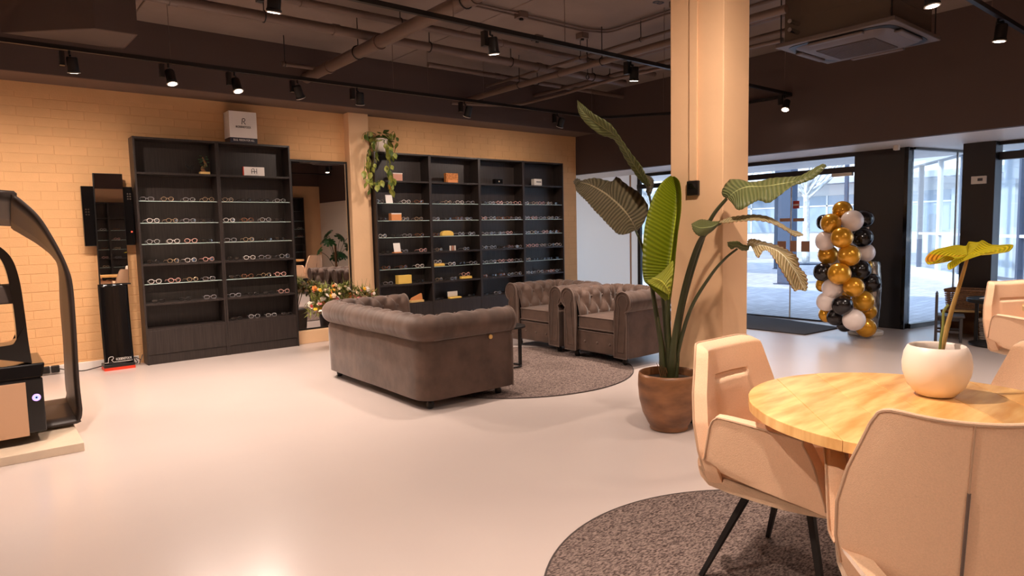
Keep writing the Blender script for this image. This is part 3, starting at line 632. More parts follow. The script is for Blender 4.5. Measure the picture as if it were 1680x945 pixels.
# ---------------------------------------------------------------- chesterfields
def chesterfield(name, label, cat, W, D, loc, rz, ncush, rc=.14, H=.72, group=None, bx=4):
    # local: back outer plane x=0, front x=D, centre y=0
    t = thing(name, label, cat, loc, rz, group)
    rr, zc = .10, H - .105
    path = []
    P = [V(D - .03, -W / 2, 0), V(rc, -W / 2, 0)]
    for k in range(1, 8): a = -pi / 2 - (pi / 2) * k / 8; path.append(V(rc + rc * cos(a), -W / 2 + rc + rc * sin(a), 0))
    c1 = [V(D - .03, -W / 2, 0)] + [V(D - .03 + (rc - D + .03) * k / 12, -W / 2, 0) for k in range(1, 13)] + path
    c2 = [V(0, -W / 2 + rc + (W - 2 * rc) * k / 20, 0) for k in range(0, 21)]
    cc = c1 + c2 + [V(p.x, -p.y, 0) for p in reversed(c1)]
    L = [0]
    for a, b in zip(cc, cc[1:]): L.append(L[-1] + (b - a).length)
    N = int(L[-1] / .0125); pts = []; j = 0
    for i in range(N + 1):
        s = L[-1] * i / N
        while j < len(L) - 2 and L[j + 1] < s: j += 1
        f = (s - L[j]) / max(1e-9, L[j + 1] - L[j]); pts.append(cc[j].lerp(cc[j + 1], f))
    for _ in range(6): pts = [pts[0]] + [(pts[k - 1] + pts[k] * 2 + pts[k + 1]) / 4 for k in range(1, N)] + [pts[-1]]
    nor = []
    for i in range(N + 1):
        tt = pts[min(i + 1, N)] - pts[max(i - 1, 0)]; tt.normalize(); nor.append(V(tt.y, -tt.x, 0) * -1)
    mid = V(D / 2, 0, 0)
    if nor[N // 2].x > 0: nor = [-q for q in nor]
    prof = [(0, .075)] + [(0, .075 + (zc - .13 - .075) * k / 6) for k in range(1, 7)] + [(-.012, zc - .105)]
    o0 = -.045
    na = 22
    for k in range(na + 1):
        a = math.radians(-72 + (72 + 190) * k / na); prof.append((o0 + rr * cos(a), zc + rr * sin(a)))
    zi = prof[-1][1]; oi = prof[-1][0]
    for k in range(1, 12): prof.append((oi - .05 * sin(pi * k / 14), zi - (zi - .30) * k / 11))
    pv = [0]
    for a, b in zip(prof, prof[1:]): pv.append(pv[-1] + math.hypot(b[0] - a[0], b[1] - a[1]))
    k0 = 8 + 14; spn = .165; vp = .15; v0 = pv[k0]
    pn = []
    for k in range(len(prof)):
        a = prof[max(k - 1, 0)]; b = prof[min(k + 1, len(prof) - 1)]; d = V(b[0] - a[0], b[1] - a[1], 0).normalized(); pn.append((d.y, -d.x))
    Ls = L[-1]; nper = round(Ls / spn); spn = Ls / nper
    g = G()
    def fn(u, v):
        i = round(u * N); k = round(v * (len(prof) - 1)); o, z = prof[k]; s = Ls * i / N; dsp = 0
        if 8 <= k < k0:
            fade = min(1, (k - 8) / 4, 1.0)
            dsp = -.0022 * fade * (1 - abs(sin(pi * s / (spn / 2) + 1.1 * sin(s * 9) + .8 * sin(s * 23))) ** .45)
            if k > k0 - 4: dsp *= (k0 - k) / 4
        if k >= k0 - 2:
            q = (pv[k] - v0) / vp; a1 = s / spn + q * .5; a2 = s / spn - q * .5
            pil = (abs(sin(pi * a1)) * abs(sin(pi * a2))) ** .45
            e = min(1, (k - k0 + 3) / 8) * min(1.0, (i + .5) / 5, (N - i + .5) / 5)
            dsp += e * (.048 * pil - .034)
        n_ = nor[i]; po, pz = pn[k]
        wob = .003 * sin(s * 7 + z * 9) if k < 8 else 0
        p = pts[i] + n_ * (o + po * dsp + wob) + V(0, 0, z + pz * dsp)
        return p
    g.grid(fn, N, len(prof) - 1)
    g.obj('upholstered_frame', M['velvet'], t, smooth=75)
    # buttons at the crossings
    bt = G().ball((0, 0, 0), .013, 10, 6).mesh('button', M['velvet_dark'])
    for i in range(1, nper):
        for row in range(0, 4):
            if (row % 2) == 1: s = (i + .5) * spn
            else: s = i * spn
            if s > Ls - .05: continue
            vt = v0 + row * vp
            if vt > pv[-1] - .02: continue
            k = min(range(len(pv)), key=lambda q: abs(pv[q] - vt)); ii = min(N, round(s / Ls * N))
            p = fn(ii / N, k / (len(prof) - 1)); put('button', bt, t, p)
    # arm fronts with piping
    for sgn, idx in ((-1, 0), (1, N)):
        out = [(0, .075)] + [q for q in prof[1:8 + na + 1]] + [(-.155, zc - .10), (-.16, .075)]
        y0 = pts[idx].y; f = lambda o, z, x: V(x, y0 + (o if sgn > 0 else -o), z)
        xf = D - .03
        G().prism([f(o, z, xf - .004) for o, z in out], (.03, 0, 0)).obj('arm_front', M['velvet'], t, smooth=50, bevel=.006)
        G().tube([f(o * .96 - .002, z, xf + .03) for o, z in out], .0065, 6, closed=True).obj('arm_piping', M['velvet_dark'], t)
        inn = [(-.04, .13)] + [(o0 + (rr - .035) * cos(math.radians(a)), zc + (rr - .035) * sin(math.radians(a))) for a in range(-50, 231, 20)] + [(-.125, .13)]
        G().tube([f(o, z, xf + .026) for o, z in inn], .006, 6, closed=True).obj('arm_scroll', M['velvet'], t)
    ti = .165
    # base and cushions
    fb = G().box((.05, -W / 2 + .02, .075), (D - .045, W / 2 - .02, .29)).obj('seat_base', M['velvet'], t, smooth=60, bevel=.015, seg=3)
    nb_ = 3 if ncush == 1 else 6; wi = W - 2 * ti
    for k in range(nb_): put('button', bt, t, (D - .046, -wi / 2 + wi * (k + .5) / nb_, .18))
    G().tube([V(D - .045, -wi / 2, .285), V(D - .045, wi / 2, .285)], .006, 6).obj('base_piping', M['velvet_dark'], t)
    cw = wi / ncush
    for k in range(ncush):
        ya = -wi / 2 + cw * k + .004; yb = ya + cw - .008; xa, xb2 = .17, D - .035
        c = G().grid(lambda u, v: V(xa + (xb2 - xa) * u, ya + (yb - ya) * v, .435 + .018 * (sin(pi * u) * sin(pi * v)) ** .5), 14, 14)
        c.box((xa, ya, .30), (xb2, yb, .434)); cu_ = c.obj('seat_cushion', M['velvet'], t, smooth=60, bevel=.012)
        for zz in (.315, .432):
            G().tube([V(xb2 + .002, ya, zz), V(xb2 + .002, yb, zz)], .006, 6).obj('cushion_piping', M['velvet_dark'], cu_)
    ft = G().lathe([(.018, 0), (.026, .012), (.030, .035), (.022, .055), (.034, .065), (.034, .078)], n=14).mesh('foot', M['black_metal'])
    for x in (.10, D - .09):
        for y in (-W / 2 + .09, W / 2 - .09): put('foot', ft, t, (x, y, 0))
    return t
sofa = chesterfield('chesterfield_sofa', 'taupe velvet chesterfield sofa seen from behind, with tufted rolled back', 'sofa', 1.76, .84, (2.50, 4.99, 0), 0, 2, rc=.13)
tgm = G().cyl((0, 0, 0), (0, -.006, 0), .018, n=16).obj('brass_tag', M['brass'], sofa); tgm.location = (.615, -.884, .497)
chesterfield('club_chair', 'taupe velvet chesterfield club chair nearest the potted banana plant', 'armchair', .84, .76, (5.49, 4.53, .008), pi, 1, rc=.19, group='club chairs on the round rug')
chesterfield('club_chair', 'taupe velvet chesterfield club chair standing beside the bookcase', 'armchair', .84, .76, (5.53, 5.50, .008), pi, 1, rc=.19, group='club chairs on the round rug')
# round rug
def rug(label, cx, cy, r):
    t = thing('round_rug', label, 'rug', (cx, cy, 0))
    G().lathe([(r - .004, 0), (r - .004, .007)], n=96).obj('pile', M['rug'], t)
    g = G(); ring = [V(r * cos(a), r * sin(a), .005) for a in [2 * pi * k / 96 for k in range(96)]]; g.tube(ring, .005, 6, closed=True).obj('edge_binding', M['rug_edge'], t)
    return t
rug('round mottled grey-brown rug under the sofa group', 3.954, 4.848, 1.127)
rug('round mottled grey-brown rug under the oak dining table', 2.234, 1.084, .961)
# side table
t = thing('side_table', 'small black C-shaped side table beside the sofa', 'table', (4.03, 4.86, .012))
G().cyl((-.08, .065, .385), (-.08, .065, .405), .17, n=32).obj('tabletop', M['black_metal'], t, bevel=.003)
G().box((.0, -.012, 0), (.025, .012, .385)).obj('post', M['black_metal'], t, smooth=0)
G().tube([V(-.06 + .09 * cos(a), .04 + .09 * sin(a) , .01) for a in [2 * pi * k / 30 for k in range(30)]], .01, 6, closed=True).obj('base_ring', M['black_metal'], t)

# ---------------------------------------------------------------- dining chairs
def dining_chair(label, loc, rz):
    # local: faces +x, back at -x
    t = thing('dining_chair', label, 'chair', loc, rz, 'beige dining chairs')
    zt = .875
    hw = lambda z: [(.36, .232), (.42, .258), (.50, .272), (.60, .272), (.70, .250), (.80, .213), (.88, .186)]
    def HW(z):
        T = hw(z)
        for (a, b), (c, d) in zip(T, T[1:]):
            if z <= c: f = (z - a) / (c - a); f = max(0, f); f = f * f * (3 - 2 * f) if 0 else f; return b + (d - b) * f
        return T[-1][1]
    def bx(z): return -.272 - .19 * (z - .42)
    def back(u, v, off):
        z = .375 + (zt - .375) * v; y = (2 * u - 1)
        ez = 0
        if v > .9: ez = (abs(y) ** 12) * .018 * (v - .9) / .1
        z2 = z - ez - (.014 * (1 - y * y) if v > .8 else 0) * ((v - .8) / .2 if v > .8 else 0)
        wd = HW(z)
        x = bx(z) + .055 * abs(y) ** 2.4
        return x + off, y * wd, z2
    g = G()
    def out_(u, v): x, y, z = back(u, v, 0); return V(x, y, z)
    def inn(u, v):
        x, y, z = back(u, v, 0); yy = (2 * u - 1); d = .055 * min(1, (1 - abs(yy)) * 12 + .45) * min(1, (1 - v) * 16 + .45)
        # stitched padding: horizontal slot and raised lower pad
        if abs(yy) < .50:
            if abs(z - .735) < .008: d -= .014
            elif z < .725: d += .008 * min(1, (.50 - abs(yy)) * 12)
        return V(x + d, y * (1 - .02), z)
    nu, nv = 44, 64
    A = [[g._v(out_(i / nu, j / nv)) for j in range(nv + 1)] for i in range(nu + 1)]
    B = [[g._v(inn(i / nu, j / nv)) for j in range(nv + 1)] for i in range(nu + 1)]
    for i in range(nu):
        for j in range(nv):
            g.face([A[i][j], A[i + 1][j], A[i + 1][j + 1], A[i][j + 1]]); g.face([B[i][j], B[i][j + 1], B[i + 1][j + 1], B[i + 1][j]])
    for i in range(nu):
        g.face([A[i][nv], A[i + 1][nv], B[i + 1][nv], B[i][nv]]); g.face([A[i + 1][0], A[i][0], B[i][0], B[i + 1][0]])
    for j in range(nv):
        g.face([A[0][j], A[0][j + 1], B[0][j + 1], B[0][j]]); g.face([A[nu][j + 1], A[nu][j], B[nu][j], B[nu][j + 1]])
    bk = g.obj('backrest', M['beige'], t, smooth=50)
    rim = [out_(0, j / nv) for j in range(6, nv + 1)] + [out_(i / nu, 1) for i in range(1, nu)] + [out_(1, j / nv) for j in range(nv, 5, -1)]
    G().tube(rim, .0045, 6).obj('piping', M['piping'], bk)
    sm = [out_(.5, j / nv) + V(-.002, 0, 0) for j in range(2, nv + 1)]
    G().tube(sm, .0025, 5).obj('centre_seam', M['piping'], bk)
    G().tube([p + V(-.002, 0, 0) for p in sm[:int(len(sm) * .62)]], .0042, 5).obj('zip_fold', M['velvet_dark'], bk)
    # seat
    def seat(u, v):
        x = -.22 + .47 * u; y = (2 * v - 1) * (.235 - .015 * u); return V(x, y, .47 + .02 * (sin(pi * min(1, u * 1.0)) ** .4) * (1 - (2 * v - 1) ** 4) - (.05 * max(0, u - .85) / .15) ** 1)
    g = G(); nu2 = nv2 = 20
    T_ = [[g._v(seat(i / nu2, j / nv2)) for j in range(nv2 + 1)] for i in range(nu2 + 1)]
    Bt = [[g._v(V(-.19 + .41 * i / nu2, (2 * j / nv2 - 1) * .19, .375)) for j in range(nv2 + 1)] for i in range(nu2 + 1)]
    for i in range(nu2):
        for j in range(nv2):
            g.face([T_[i][j], T_[i + 1][j], T_[i + 1][j + 1], T_[i][j + 1]]); g.face([Bt[i][j], Bt[i][j + 1], Bt[i + 1][j + 1], Bt[i + 1][j]])
    for i in range(nu2):
        g.face([T_[i][0], Bt[i][0], Bt[i + 1][0], T_[i + 1][0]]); g.face([T_[i][nv2], T_[i + 1][nv2], Bt[i + 1][nv2], Bt[i][nv2]])
    for j in range(nv2):
        g.face([T_[0][j], T_[0][j + 1], Bt[0][j + 1], Bt[0][j]]); g.face([T_[nu2][j], Bt[nu2][j], Bt[nu2][j + 1], T_[nu2][j + 1]])
    g.obj('seat', M['beige'], t, smooth=50)
    # arms: curved side shells
    for s in (-1, 1):
        outl = [(-.262, .375), (.20, .375), (.225, .40), (.205, .53), (.17, .61), (.14, .634), (-.10, .645), (-.146, .638), (-.168, .605), (-.184, .535), (-.202, .475), (-.258, .455)]
        n0 = len(outl); P = smooth_pts([V(x, 0, z) for x, z in outl], 66, True)
        def ya(x, z, th): return s * (.262 + .030 * min(1, max(0, (z - .375) / .12)) - .035 * max(0, (x - .05) / .18) ** 2 - .05 * max(0, (-.15 - x) / .11) ** 2 - th)
        g = G(); a = [g._v(V(p.x, ya(p.x, p.z, 0), p.z)) for p in P]; b = [g._v(V(p.x, ya(p.x, p.z, .052), p.z)) for p in P]
        m_ = [g._v(V(p.x * 1.0, ya(p.x, p.z, .026), p.z) + (V(p.x, 0, p.z) - V(0, 0, .52)).normalized() * .010) for p in P]
        fa = g.face(a); fb_ = g.face(b[::-1]); n = len(P)
        for k in range(n):
            k2 = (k + 1) % n; g.face([a[k], m_[k], m_[k2], a[k2]]); g.face([m_[k], b[k], b[k2], m_[k2]])
        ar = g.obj('armrest', M['beige'], t, smooth=55)
        pp = [V(p.x, ya(p.x, p.z, -.002), p.z) for p in P]; st = int(66 * 2 / 12)
        G().tube(pp[st:66 - 9], .0038, 5).obj('piping', M['piping'], ar)
    # legs
    G().box((-.14, -.14, .355), (.14, .14, .375)).obj('seat_frame', M['black_metal'], t, smooth=0)
    for sx in (-1, 1):
        for sy in (-1, 1):
            G().tube([V(.10 * sx, .10 * sy, .375), V(.24 * sx, .24 * sy, .0)], [.017, .011], 4, up=(0, 0, 1)).obj('leg', M['black_metal'], t, smooth=0)
    return t
A_ = dining_chair('beige dining chair left of the oak table, in front of the pillar', (2.292, 1.182, .008), -pi / 2)
dining_chair('beige dining chair nearest the camera, its back turned, zip seam showing', (2.045, .635, .008), math.radians(27))
dup(A_, (2.70, .60, .008), math.radians(165), 'beige dining chair at the right edge, behind the white pot')
dup(A_, (5.845, 1.195, 0), math.radians(-118), 'beige dining chair farther back at the right edge, beside the children\'s table')
# round oak table with planks
def oak_table(name, label, cx, cy, zt, r, ang, n, base=True):
    t = thing(name, label, 'table', (cx, cy, .008))
    ca, sa = cos(ang), sin(ang); wd = 2 * r / n; zt -= .008
    for k in range(n):
        a = -r + wd * k + .0006; b = a + wd - .0012; top = []; bot = []
        for q in range(13):
            y = a + (b - a) * q / 12; x = math.sqrt(max(0, r * r - y * y)); top.append((x, y)); bot.append((-x, y))
        poly = top + bot[::-1]
        P = [V(ca * x - sa * y, sa * x + ca * y, zt - .032) for x, y in poly]
        G().prism(P, (0, 0, .032)).obj('plank', M['table_wood'], t, smooth=0, bevel=.0015)
    G().cyl((0, 0, .03), (0, 0, zt - .032), .035, n=16).obj('column', M['black_metal'], t)
    for k in range(4):
        a = pi / 4 + k * pi / 2
        G().box((-.02, -.02, .0), (.33, .02, .03), Matrix.Rotation(a, 4, 'Z')).obj('foot_bar', M['black_metal'], t, smooth=0, bevel=.003)
    return t
pa, pb = on(1265.6, 630, 2, .76), on(1350, 714.5, 2, .76)
oak_table('dining_table', 'round oak plank table carrying the white plant pot', 2.222, .769, .76, .485, math.atan2(pb.y - pa.y, pb.x - pa.x), 6)
oak_table('round_table', 'round oak table at the right edge beside the farther beige chair', 5.47, .76, .76, .485, .6, 6)
# pot and plant on the table
pc = V(2.405, .772, .762)
t = thing('potted_philodendron', 'white round pot with a single yellow lobed leaf on the oak table', 'plant', pc)
G().lathe([(.042, 0), (.055, .004), (.082, .035), (.096, .075), (.099, .105), (.094, .14), (.085, .160), (.080, .165), (.074, .160), (.080, .135), (.080, .12), (.0, .12)], n=48).obj('pot', M['pot_white'], t, smooth=70)
G().lathe([(.079, .118), (.079, .132), (.0, .136)], n=24).obj('soil', M['soil'], t)
dp = (pc - CAM_POS).dot(_F)
sp = [at(1541, 592, dp), at(1549, 556, dp), at(1561, 510, dp), at(1575, 465, dp - .01), at(1587, 424, dp - .02)]
G().tube([p - pc for p in smooth_pts(sp, 30)], [.0095 - .0045 * k / 30 for k in range(31)], 8).obj('stem', M['stem_y'], t)
G().tube([p - pc for p in smooth_pts([at(1541, 585, dp - .012), at(1543, 560, dp - .012), at(1547, 535, dp - .012), at(1548, 512, dp - .01), at(1556, 500, dp - .01)], 20)], [.004] * 21, 6).obj('side_shoot', M['vine'], t)
# ---------------------------------------------------------------- leaves and plants
def fan_leaf(name, c, outl, mt, parent, nv=8, n=72, thick=.0012, ripple=.002, org=None):
    P = smooth_pts(outl, n, True); c = Vector(c)
    nrm = (P[n // 4] - c).cross(P[n // 2] - c); nrm.normalize() if nrm.length > 1e-9 else None
    O = org if org is not None else V(0, 0, 0)
    g = G(); g.grid(lambda u, v: (c.lerp(P[round(u * n) % n], .02 + .98 * v) + nrm * (ripple * sin(u * 2 * pi * 9) * v) + nrm * (.12 * (P[round(u * n) % n] - c).length * (v - v * v)) - O), n, nv, cu=True, uvs=True)
    return g.obj(name, mt, parent, smooth=180, solid=thick)
def strip_leaf(name, L, Mi, Rr, mt, parent, org, n=60, m=6, ripple=.0025, thick=.0012):
    L, Mi, Rr = (smooth_pts(q, n) for q in (L, Mi, Rr))
    def fn(u, v):
        j = round(v * n); a, b, c = L[j], Mi[j], Rr[j]
        p = a.lerp(b, u * 2) if u <= .5 else b.lerp(c, (u - .5) * 2)
        w_ = (c - a); nn_ = w_.cross(Mi[min(j + 1, n)] - Mi[max(j - 1, 0)]); 
        if nn_.length > 1e-9: nn_.normalize()
        e = abs(u - .5) * 2; q = (u * 2) % 1 if u not in (.5, 1) else 0
        p = p + nn_ * (.10 * w_.length * (sin(pi * (u * 2 % 1)) if 0 < u < 1 and u != .5 else 0) * .5) + nn_ * (ripple * e * sin(j * 1.9 - e * 3))
        return p - org
    g = G(); g.grid(fn, 2 * m, n, uvs=True)
    return g.obj(name, mt, parent, smooth=180, solid=thick)
# yellow leaf of the table plant
pc2 = pc; t = bpy.data.objects['potted_philodendron']
ol = [(1518, 424, -.05), (1528, 412, 0), (1548, 407, .03), (1570, 401, .06), (1585, 404, .05), (1590, 396, .08), (1605, 397, .08), (1613, 395, .09), (1629, 401, .07), (1661, 402, .03), (1657, 411, 0), (1640, 414, -.02), (1622, 415, -.03), (1602, 420, -.05),
      (1587, 427, -.08), (1572, 432, -.11), (1557, 443, -.14), (1555, 433, -.11), (1566, 423, -.07), (1548, 421, -.05), (1530, 431, -.07), (1521, 433, -.06)]
fan_leaf('leaf', at(1587, 419, dp - .0), [at(a, b, dp + c) for a, b, c in ol], M['leaf_yellow'], t, org=pc)

# big potted banana plant (strelitzia)
PO = V(3.495, 2.675, 0)
t = thing('potted_banana_plant', 'tall potted banana-leaf plant in a glazed brown pot before the pillar', 'plant', PO)
G().lathe([(.105, 0), (.125, .006), (.122, .02), (.135, .04), (.170, .11), (.192, .20), (.200, .29), (.198, .355), (.194, .375), (.186, .378), (.180, .365), (.182, .31), (.0, .31)], n=64).obj('pot', M['pot_brown'], t, smooth=70)
G().lathe([(.181, .305), (.181, .325), (.06, .335), (.0, .33)], n=32).obj('soil', M['soil'], t)
D0 = (PO - CAM_POS).dot(_F)
def px(lst, d=0): return [at(a, b, D0 + d + (c[0] if c else 0)) for a, b, *c in lst]
def stem(lst, r0, r1, flat=1.0):
    P = smooth_pts(px(lst), 40); G().tube([p - PO for p in P], [r0 + (r1 - r0) * (k / 40) ** .7 for k in range(41)], 10).obj('stem', M['stem'], t, smooth=80)
stem([(1094, 622, 0), (1086, 570, .02), (1076, 510, .05), (1066, 450, .08), (1054, 405, .12), (1043, 378, .14)], .026, .008)
stem([(1098, 622, .05), (1094, 560, .06), (1088, 490, .08), (1080, 430, .12), (1074, 370, .16), (1062, 302, .18)], .024, .007)
stem([(1099, 622, -.04), (1098, 580, -.05), (1096, 530, -.06), (1097, 480, -.07)], .028, .013)
stem([(1102, 622, -.02), (1108, 570, -.06), (1120, 500, -.12), (1140, 430, -.22), (1165, 362, -.34), (1192, 326, -.42)], .028, .010)
stem([(1100, 622, -.05), (1106, 560, -.10), (1124, 470, -.18), (1144, 405, -.28), (1162, 378, -.38), (1182, 365, -.44)], .027, .012)
stem([(1106, 622, .0), (1114, 570, -.08), (1134, 505, -.20), (1166, 452, -.32), (1190, 424, -.42), (1210, 408, -.46)], .018, .006)
# sheaths at the base
for a, b in (((1088, 625), (1080, 520)), ((1106, 625), (1116, 515)), ((1096, 625), (1097, 500))):
    P = smooth_pts([at(*a, D0 - .03), at((a[0] + b[0]) / 2 + 1, (a[1] + b[1]) / 2, D0 - .04), at(*b, D0 - .05)], 20)
    G().tube([p - PO for p in P], [.030 - .022 * k / 20 for k in range(21)], 8, flat=.7).obj('leaf_sheath', M['stem'], t, smooth=80)
for q in range(5):
    G().tube([p - PO for p in px([(1084 + q * 3, 618, -.05), (1080 + q * 3, 603, -.07), (1077 + q * 4, 595 + q * 2, -.09)])], [.004, .003, .001], 5).obj('dry_sheath', M['twig'], t)
def sleaf(nm, L, Mi, Rr, mt, **k): return strip_leaf(nm, px(L), px(Mi), px(Rr), mt, t, PO, **k)
# top folded leaf
sleaf('leaf', [(1064, 308, .20), (1050, 296, .18), (1038, 280, .16), (1024, 258, .14), (1008, 230, .12), (985, 221, .06), (962, 203, .03), (949, 184, 0), (947, 164, 0)],
      [(1065, 306, .12), (1052, 288, .10), (1040, 270, .08), (1028, 250, .07), (1012, 225, .04), (988, 208, .02), (966, 192, 0), (952, 178, -.02), (947, 164, 0)],
      [(1067, 304, .02), (1060, 288, .0), (1052, 272, .0), (1036, 252, -.02), (1018, 226, -.04), (1001, 203, -.05), (975, 187, -.04), (958, 173, -.03), (947, 164, 0)], M['leaf_olive'])
sleaf('leaf', [(1063, 322, .2), (1068, 318, .2), (1072, 306, .2), (1072, 295, .2), (1066, 289, .2), (1058, 287, .18)],
      [(1062, 318, .12), (1066, 312, .1), (1068, 303, .1), (1067, 296, .1), (1062, 291, .1), (1056, 287, .1)],
      [(1060, 314, .05), (1061, 308, .05), (1063, 300, .03), (1062, 295, .03), (1058, 291, .05), (1054, 287, .06)], M['leaf_dark'])
# dark leaf left
sleaf('leaf', [(1046, 378, .14), (1056, 366, .18), (1064, 340, .24), (1048, 316, .26), (1030, 304, .27), (1012, 290, .25), (1008, 297, .22), (1000, 297, .2), (978, 292, .16), (962, 294, .12), (950, 297, .06), (943, 297, .02)],
      [(1044, 377, .12), (1034, 358, .10), (1026, 347, .09), (1016, 336, .08), (1006, 327, .06), (995, 318, .04), (984, 311, .03), (975, 306, .02), (966, 302, 0), (958, 300, 0), (950, 299, 0), (943, 298, .01)],
      [(1042, 378, .08), (1028, 384, -.02), (1014, 384, -.06), (1004, 375, -.08), (995, 366, -.08), (984, 354, -.08), (974, 344, -.07), (965, 333, -.06), (957, 325, -.05), (950, 318, -.04), (945, 312, -.02), (943, 300, 0)], M['leaf_dark'], ripple=.003, n=72)
sleaf('leaf', [(943, 303, .02), (941, 298, .04), (945, 293, .06), (951, 294, .07)], [(947, 304, -.01), (945, 300, 0), (948, 297, .02), (952, 297, .03)], [(951, 302, -.03), (949, 301, -.02), (951, 300, -.01), (954, 300, 0)], M['leaf_dark'], n=16)
# bright upright leaf
sleaf('leaf', [(1092, 494, -.05), (1066, 470, -.10), (1056, 458, -.12), (1054, 430, -.13), (1056, 385, -.12), (1062, 352, -.10), (1072, 322, -.08), (1086, 299, -.05), (1100, 288, -.02)],
      [(1097, 492, -.09), (1096, 466, -.07), (1098, 440, -.06), (1102, 415, -.04), (1106, 380, -.02), (1110, 350, 0), (1112, 325, .02), (1110, 305, .03), (1103, 290, .02)],
      [(1101, 490, -.05), (1104, 466, -.14), (1107, 440, -.16), (1109, 415, -.17), (1113, 378, -.16), (1117, 350, -.15), (1118, 322, -.12), (1115, 298, -.06), (1106, 289, -.0)], M['leaf_bright'], n=80, ripple=.002)
sleaf('leaf', [(1062, 460, -.14), (1063, 463, -.16), (1070, 468, -.17), (1084, 476, -.18), (1098, 484, -.16)], [(1070, 456, -.15), (1078, 458, -.18), (1086, 462, -.19), (1093, 470, -.19), (1099, 482, -.16)],
      [(1080, 450, -.14), (1092, 440, -.16), (1104, 428, -.17), (1104, 450, -.18), (1100, 480, -.15)], M['leaf_fold'], n=24)
# right top leaf
sleaf('leaf', [(1193, 326, -.42), (1185, 320, -.40), (1186, 309, -.38), (1199, 294, -.36), (1217, 300, -.36), (1244, 298, -.38), (1262, 293, -.42), (1289, 291, -.46), (1313, 289, -.5), (1331, 279, -.55), (1350, 269, -.6), (1356, 273, -.62)],
      [(1194, 325, -.46), (1204, 316, -.48), (1217, 309, -.50), (1231, 306, -.53), (1246, 306, -.55), (1262, 305, -.57), (1280, 302, -.59), (1297, 299, -.6), (1313, 295, -.62), (1332, 285, -.63), (1347, 275, -.64), (1356, 273, -.62)],
      [(1196, 328, -.48), (1203, 336, -.55), (1208, 343, -.60), (1216, 344, -.62), (1232, 335, -.64), (1245, 329, -.66), (1261, 333, -.68), (1279, 321, -.68), (1299, 306, -.68), (1318, 300, -.67), (1338, 291, -.66), (1356, 273, -.63)], M['leaf_olive'], n=72, ripple=.002)
# middle long leaf
sleaf('leaf', [(1182, 366, -.44), (1170, 378, -.46), (1158, 386, -.48), (1146, 387, -.50), (1137, 378, -.50), (1135, 369, -.50)], [(1180, 365, -.46), (1170, 371, -.48), (1160, 373, -.5), (1150, 374, -.5), (1142, 372, -.5), (1134, 368, -.5)],
      [(1178, 363, -.46), (1168, 363, -.42), (1160, 361, -.4), (1150, 360, -.4), (1142, 363, -.43), (1135, 367, -.48)], M['leaf_olive'], n=40)
sleaf('leaf', [(1180, 364, -.46), (1190, 359, -.46), (1205, 355, -.47), (1222, 353, -.5), (1240, 352, -.53), (1262, 356, -.56), (1280, 366, -.58), (1298, 377, -.6), (1310, 380, -.61), (1318, 385, -.62)],
      [(1180, 365, -.48), (1192, 364, -.5), (1207, 361, -.52), (1222, 359, -.55), (1240, 357, -.58), (1260, 359, -.6), (1280, 369, -.62), (1297, 380, -.63), (1308, 384, -.63), (1318, 386, -.63)],
      [(1180, 366, -.5), (1194, 366, -.56), (1207, 364, -.58), (1222, 363, -.61), (1240, 362, -.63), (1260, 365, -.65), (1277, 372, -.66), (1293, 381, -.66), (1303, 388, -.66), (1317, 387, -.64)], M['leaf_long'], n=60)
# lower drying leaf
sleaf('leaf', [(1228, 411, -.48), (1217, 411, -.48), (1208, 406, -.5), (1200, 409, -.5), (1194, 403, -.5)], [(1229, 407, -.5), (1218, 405, -.51), (1210, 402, -.52), (1202, 402, -.52), (1194, 399, -.51)],
      [(1230, 403, -.52), (1219, 401, -.52), (1212, 396, -.53), (1202, 396, -.53), (1193, 397, -.52)], M['leaf_olive'], n=24)
sleaf('leaf', [(1226, 409, -.50), (1232, 404, -.52), (1243, 423, -.58), (1252, 412, -.6), (1260, 412, -.62), (1268, 422, -.64), (1278, 438, -.65), (1288, 454, -.65), (1296, 467, -.64), (1304, 478, -.62), (1310, 474, -.60)],
      [(1226, 405, -.50), (1232, 398, -.52), (1243, 402, -.55), (1254, 403, -.57), (1266, 407, -.6), (1278, 413, -.62), (1290, 424, -.63), (1300, 438, -.63), (1308, 450, -.61), (1314, 464, -.58), (1322, 478, -.56)],
      [(1226, 400, -.48), (1228, 393, -.48), (1238, 392, -.49), (1256, 397, -.51), (1278, 403, -.53), (1294, 411, -.55), (1308, 421, -.56), (1312, 438, -.55), (1322, 450, -.53), (1325, 464, -.53), (1324, 476, -.54)], M['leaf_dry'], n=70, ripple=.004)

# pothos on the wide bookcase
t = thing('trailing_pothos', 'trailing pothos in a white pot on top of the wide bookcase', 'plant', (4.19, 7.80, 2.371)); PO2 = V(4.19, 7.80, 2.371)
G().lathe([(.07, 0), (.085, .02), (.105, .10), (.11, .17), (.102, .17), (.098, .15), (.0, .15)], n=32).obj('pot', M['pot_white'], t, smooth=70)
lm = []
for k_ in ('leaf_pothos', 'leaf_pothos2'):
    g = G(); P = [V(0, 0, 0), V(.018, .012, .002), V(.030, .03, 0), (.027, .05, -.003), V(.012, .072, -.008), V(0, .088, -.012), V(-.012, .072, -.008), V(-.027, .05, -.003), V(-.030, .03, 0), V(-.018, .012, .002)]
    P = smooth_pts(P, 20, True); c = V(0, .035, .006); g.grid(lambda u, v: c.lerp(P[round(u * 20) % 20], .03 + .97 * v), 20, 3, cu=True); lm.append(g.mesh('leaf', M[k_], 180))
lm.append(None); g = G(); g.ball((0, .03, 0), .03, 8, 6, (.6, 1, .08)); lm[2] = g.mesh('leaf', mat('yellow_leaf', (214, 160, 50), .5), 180)
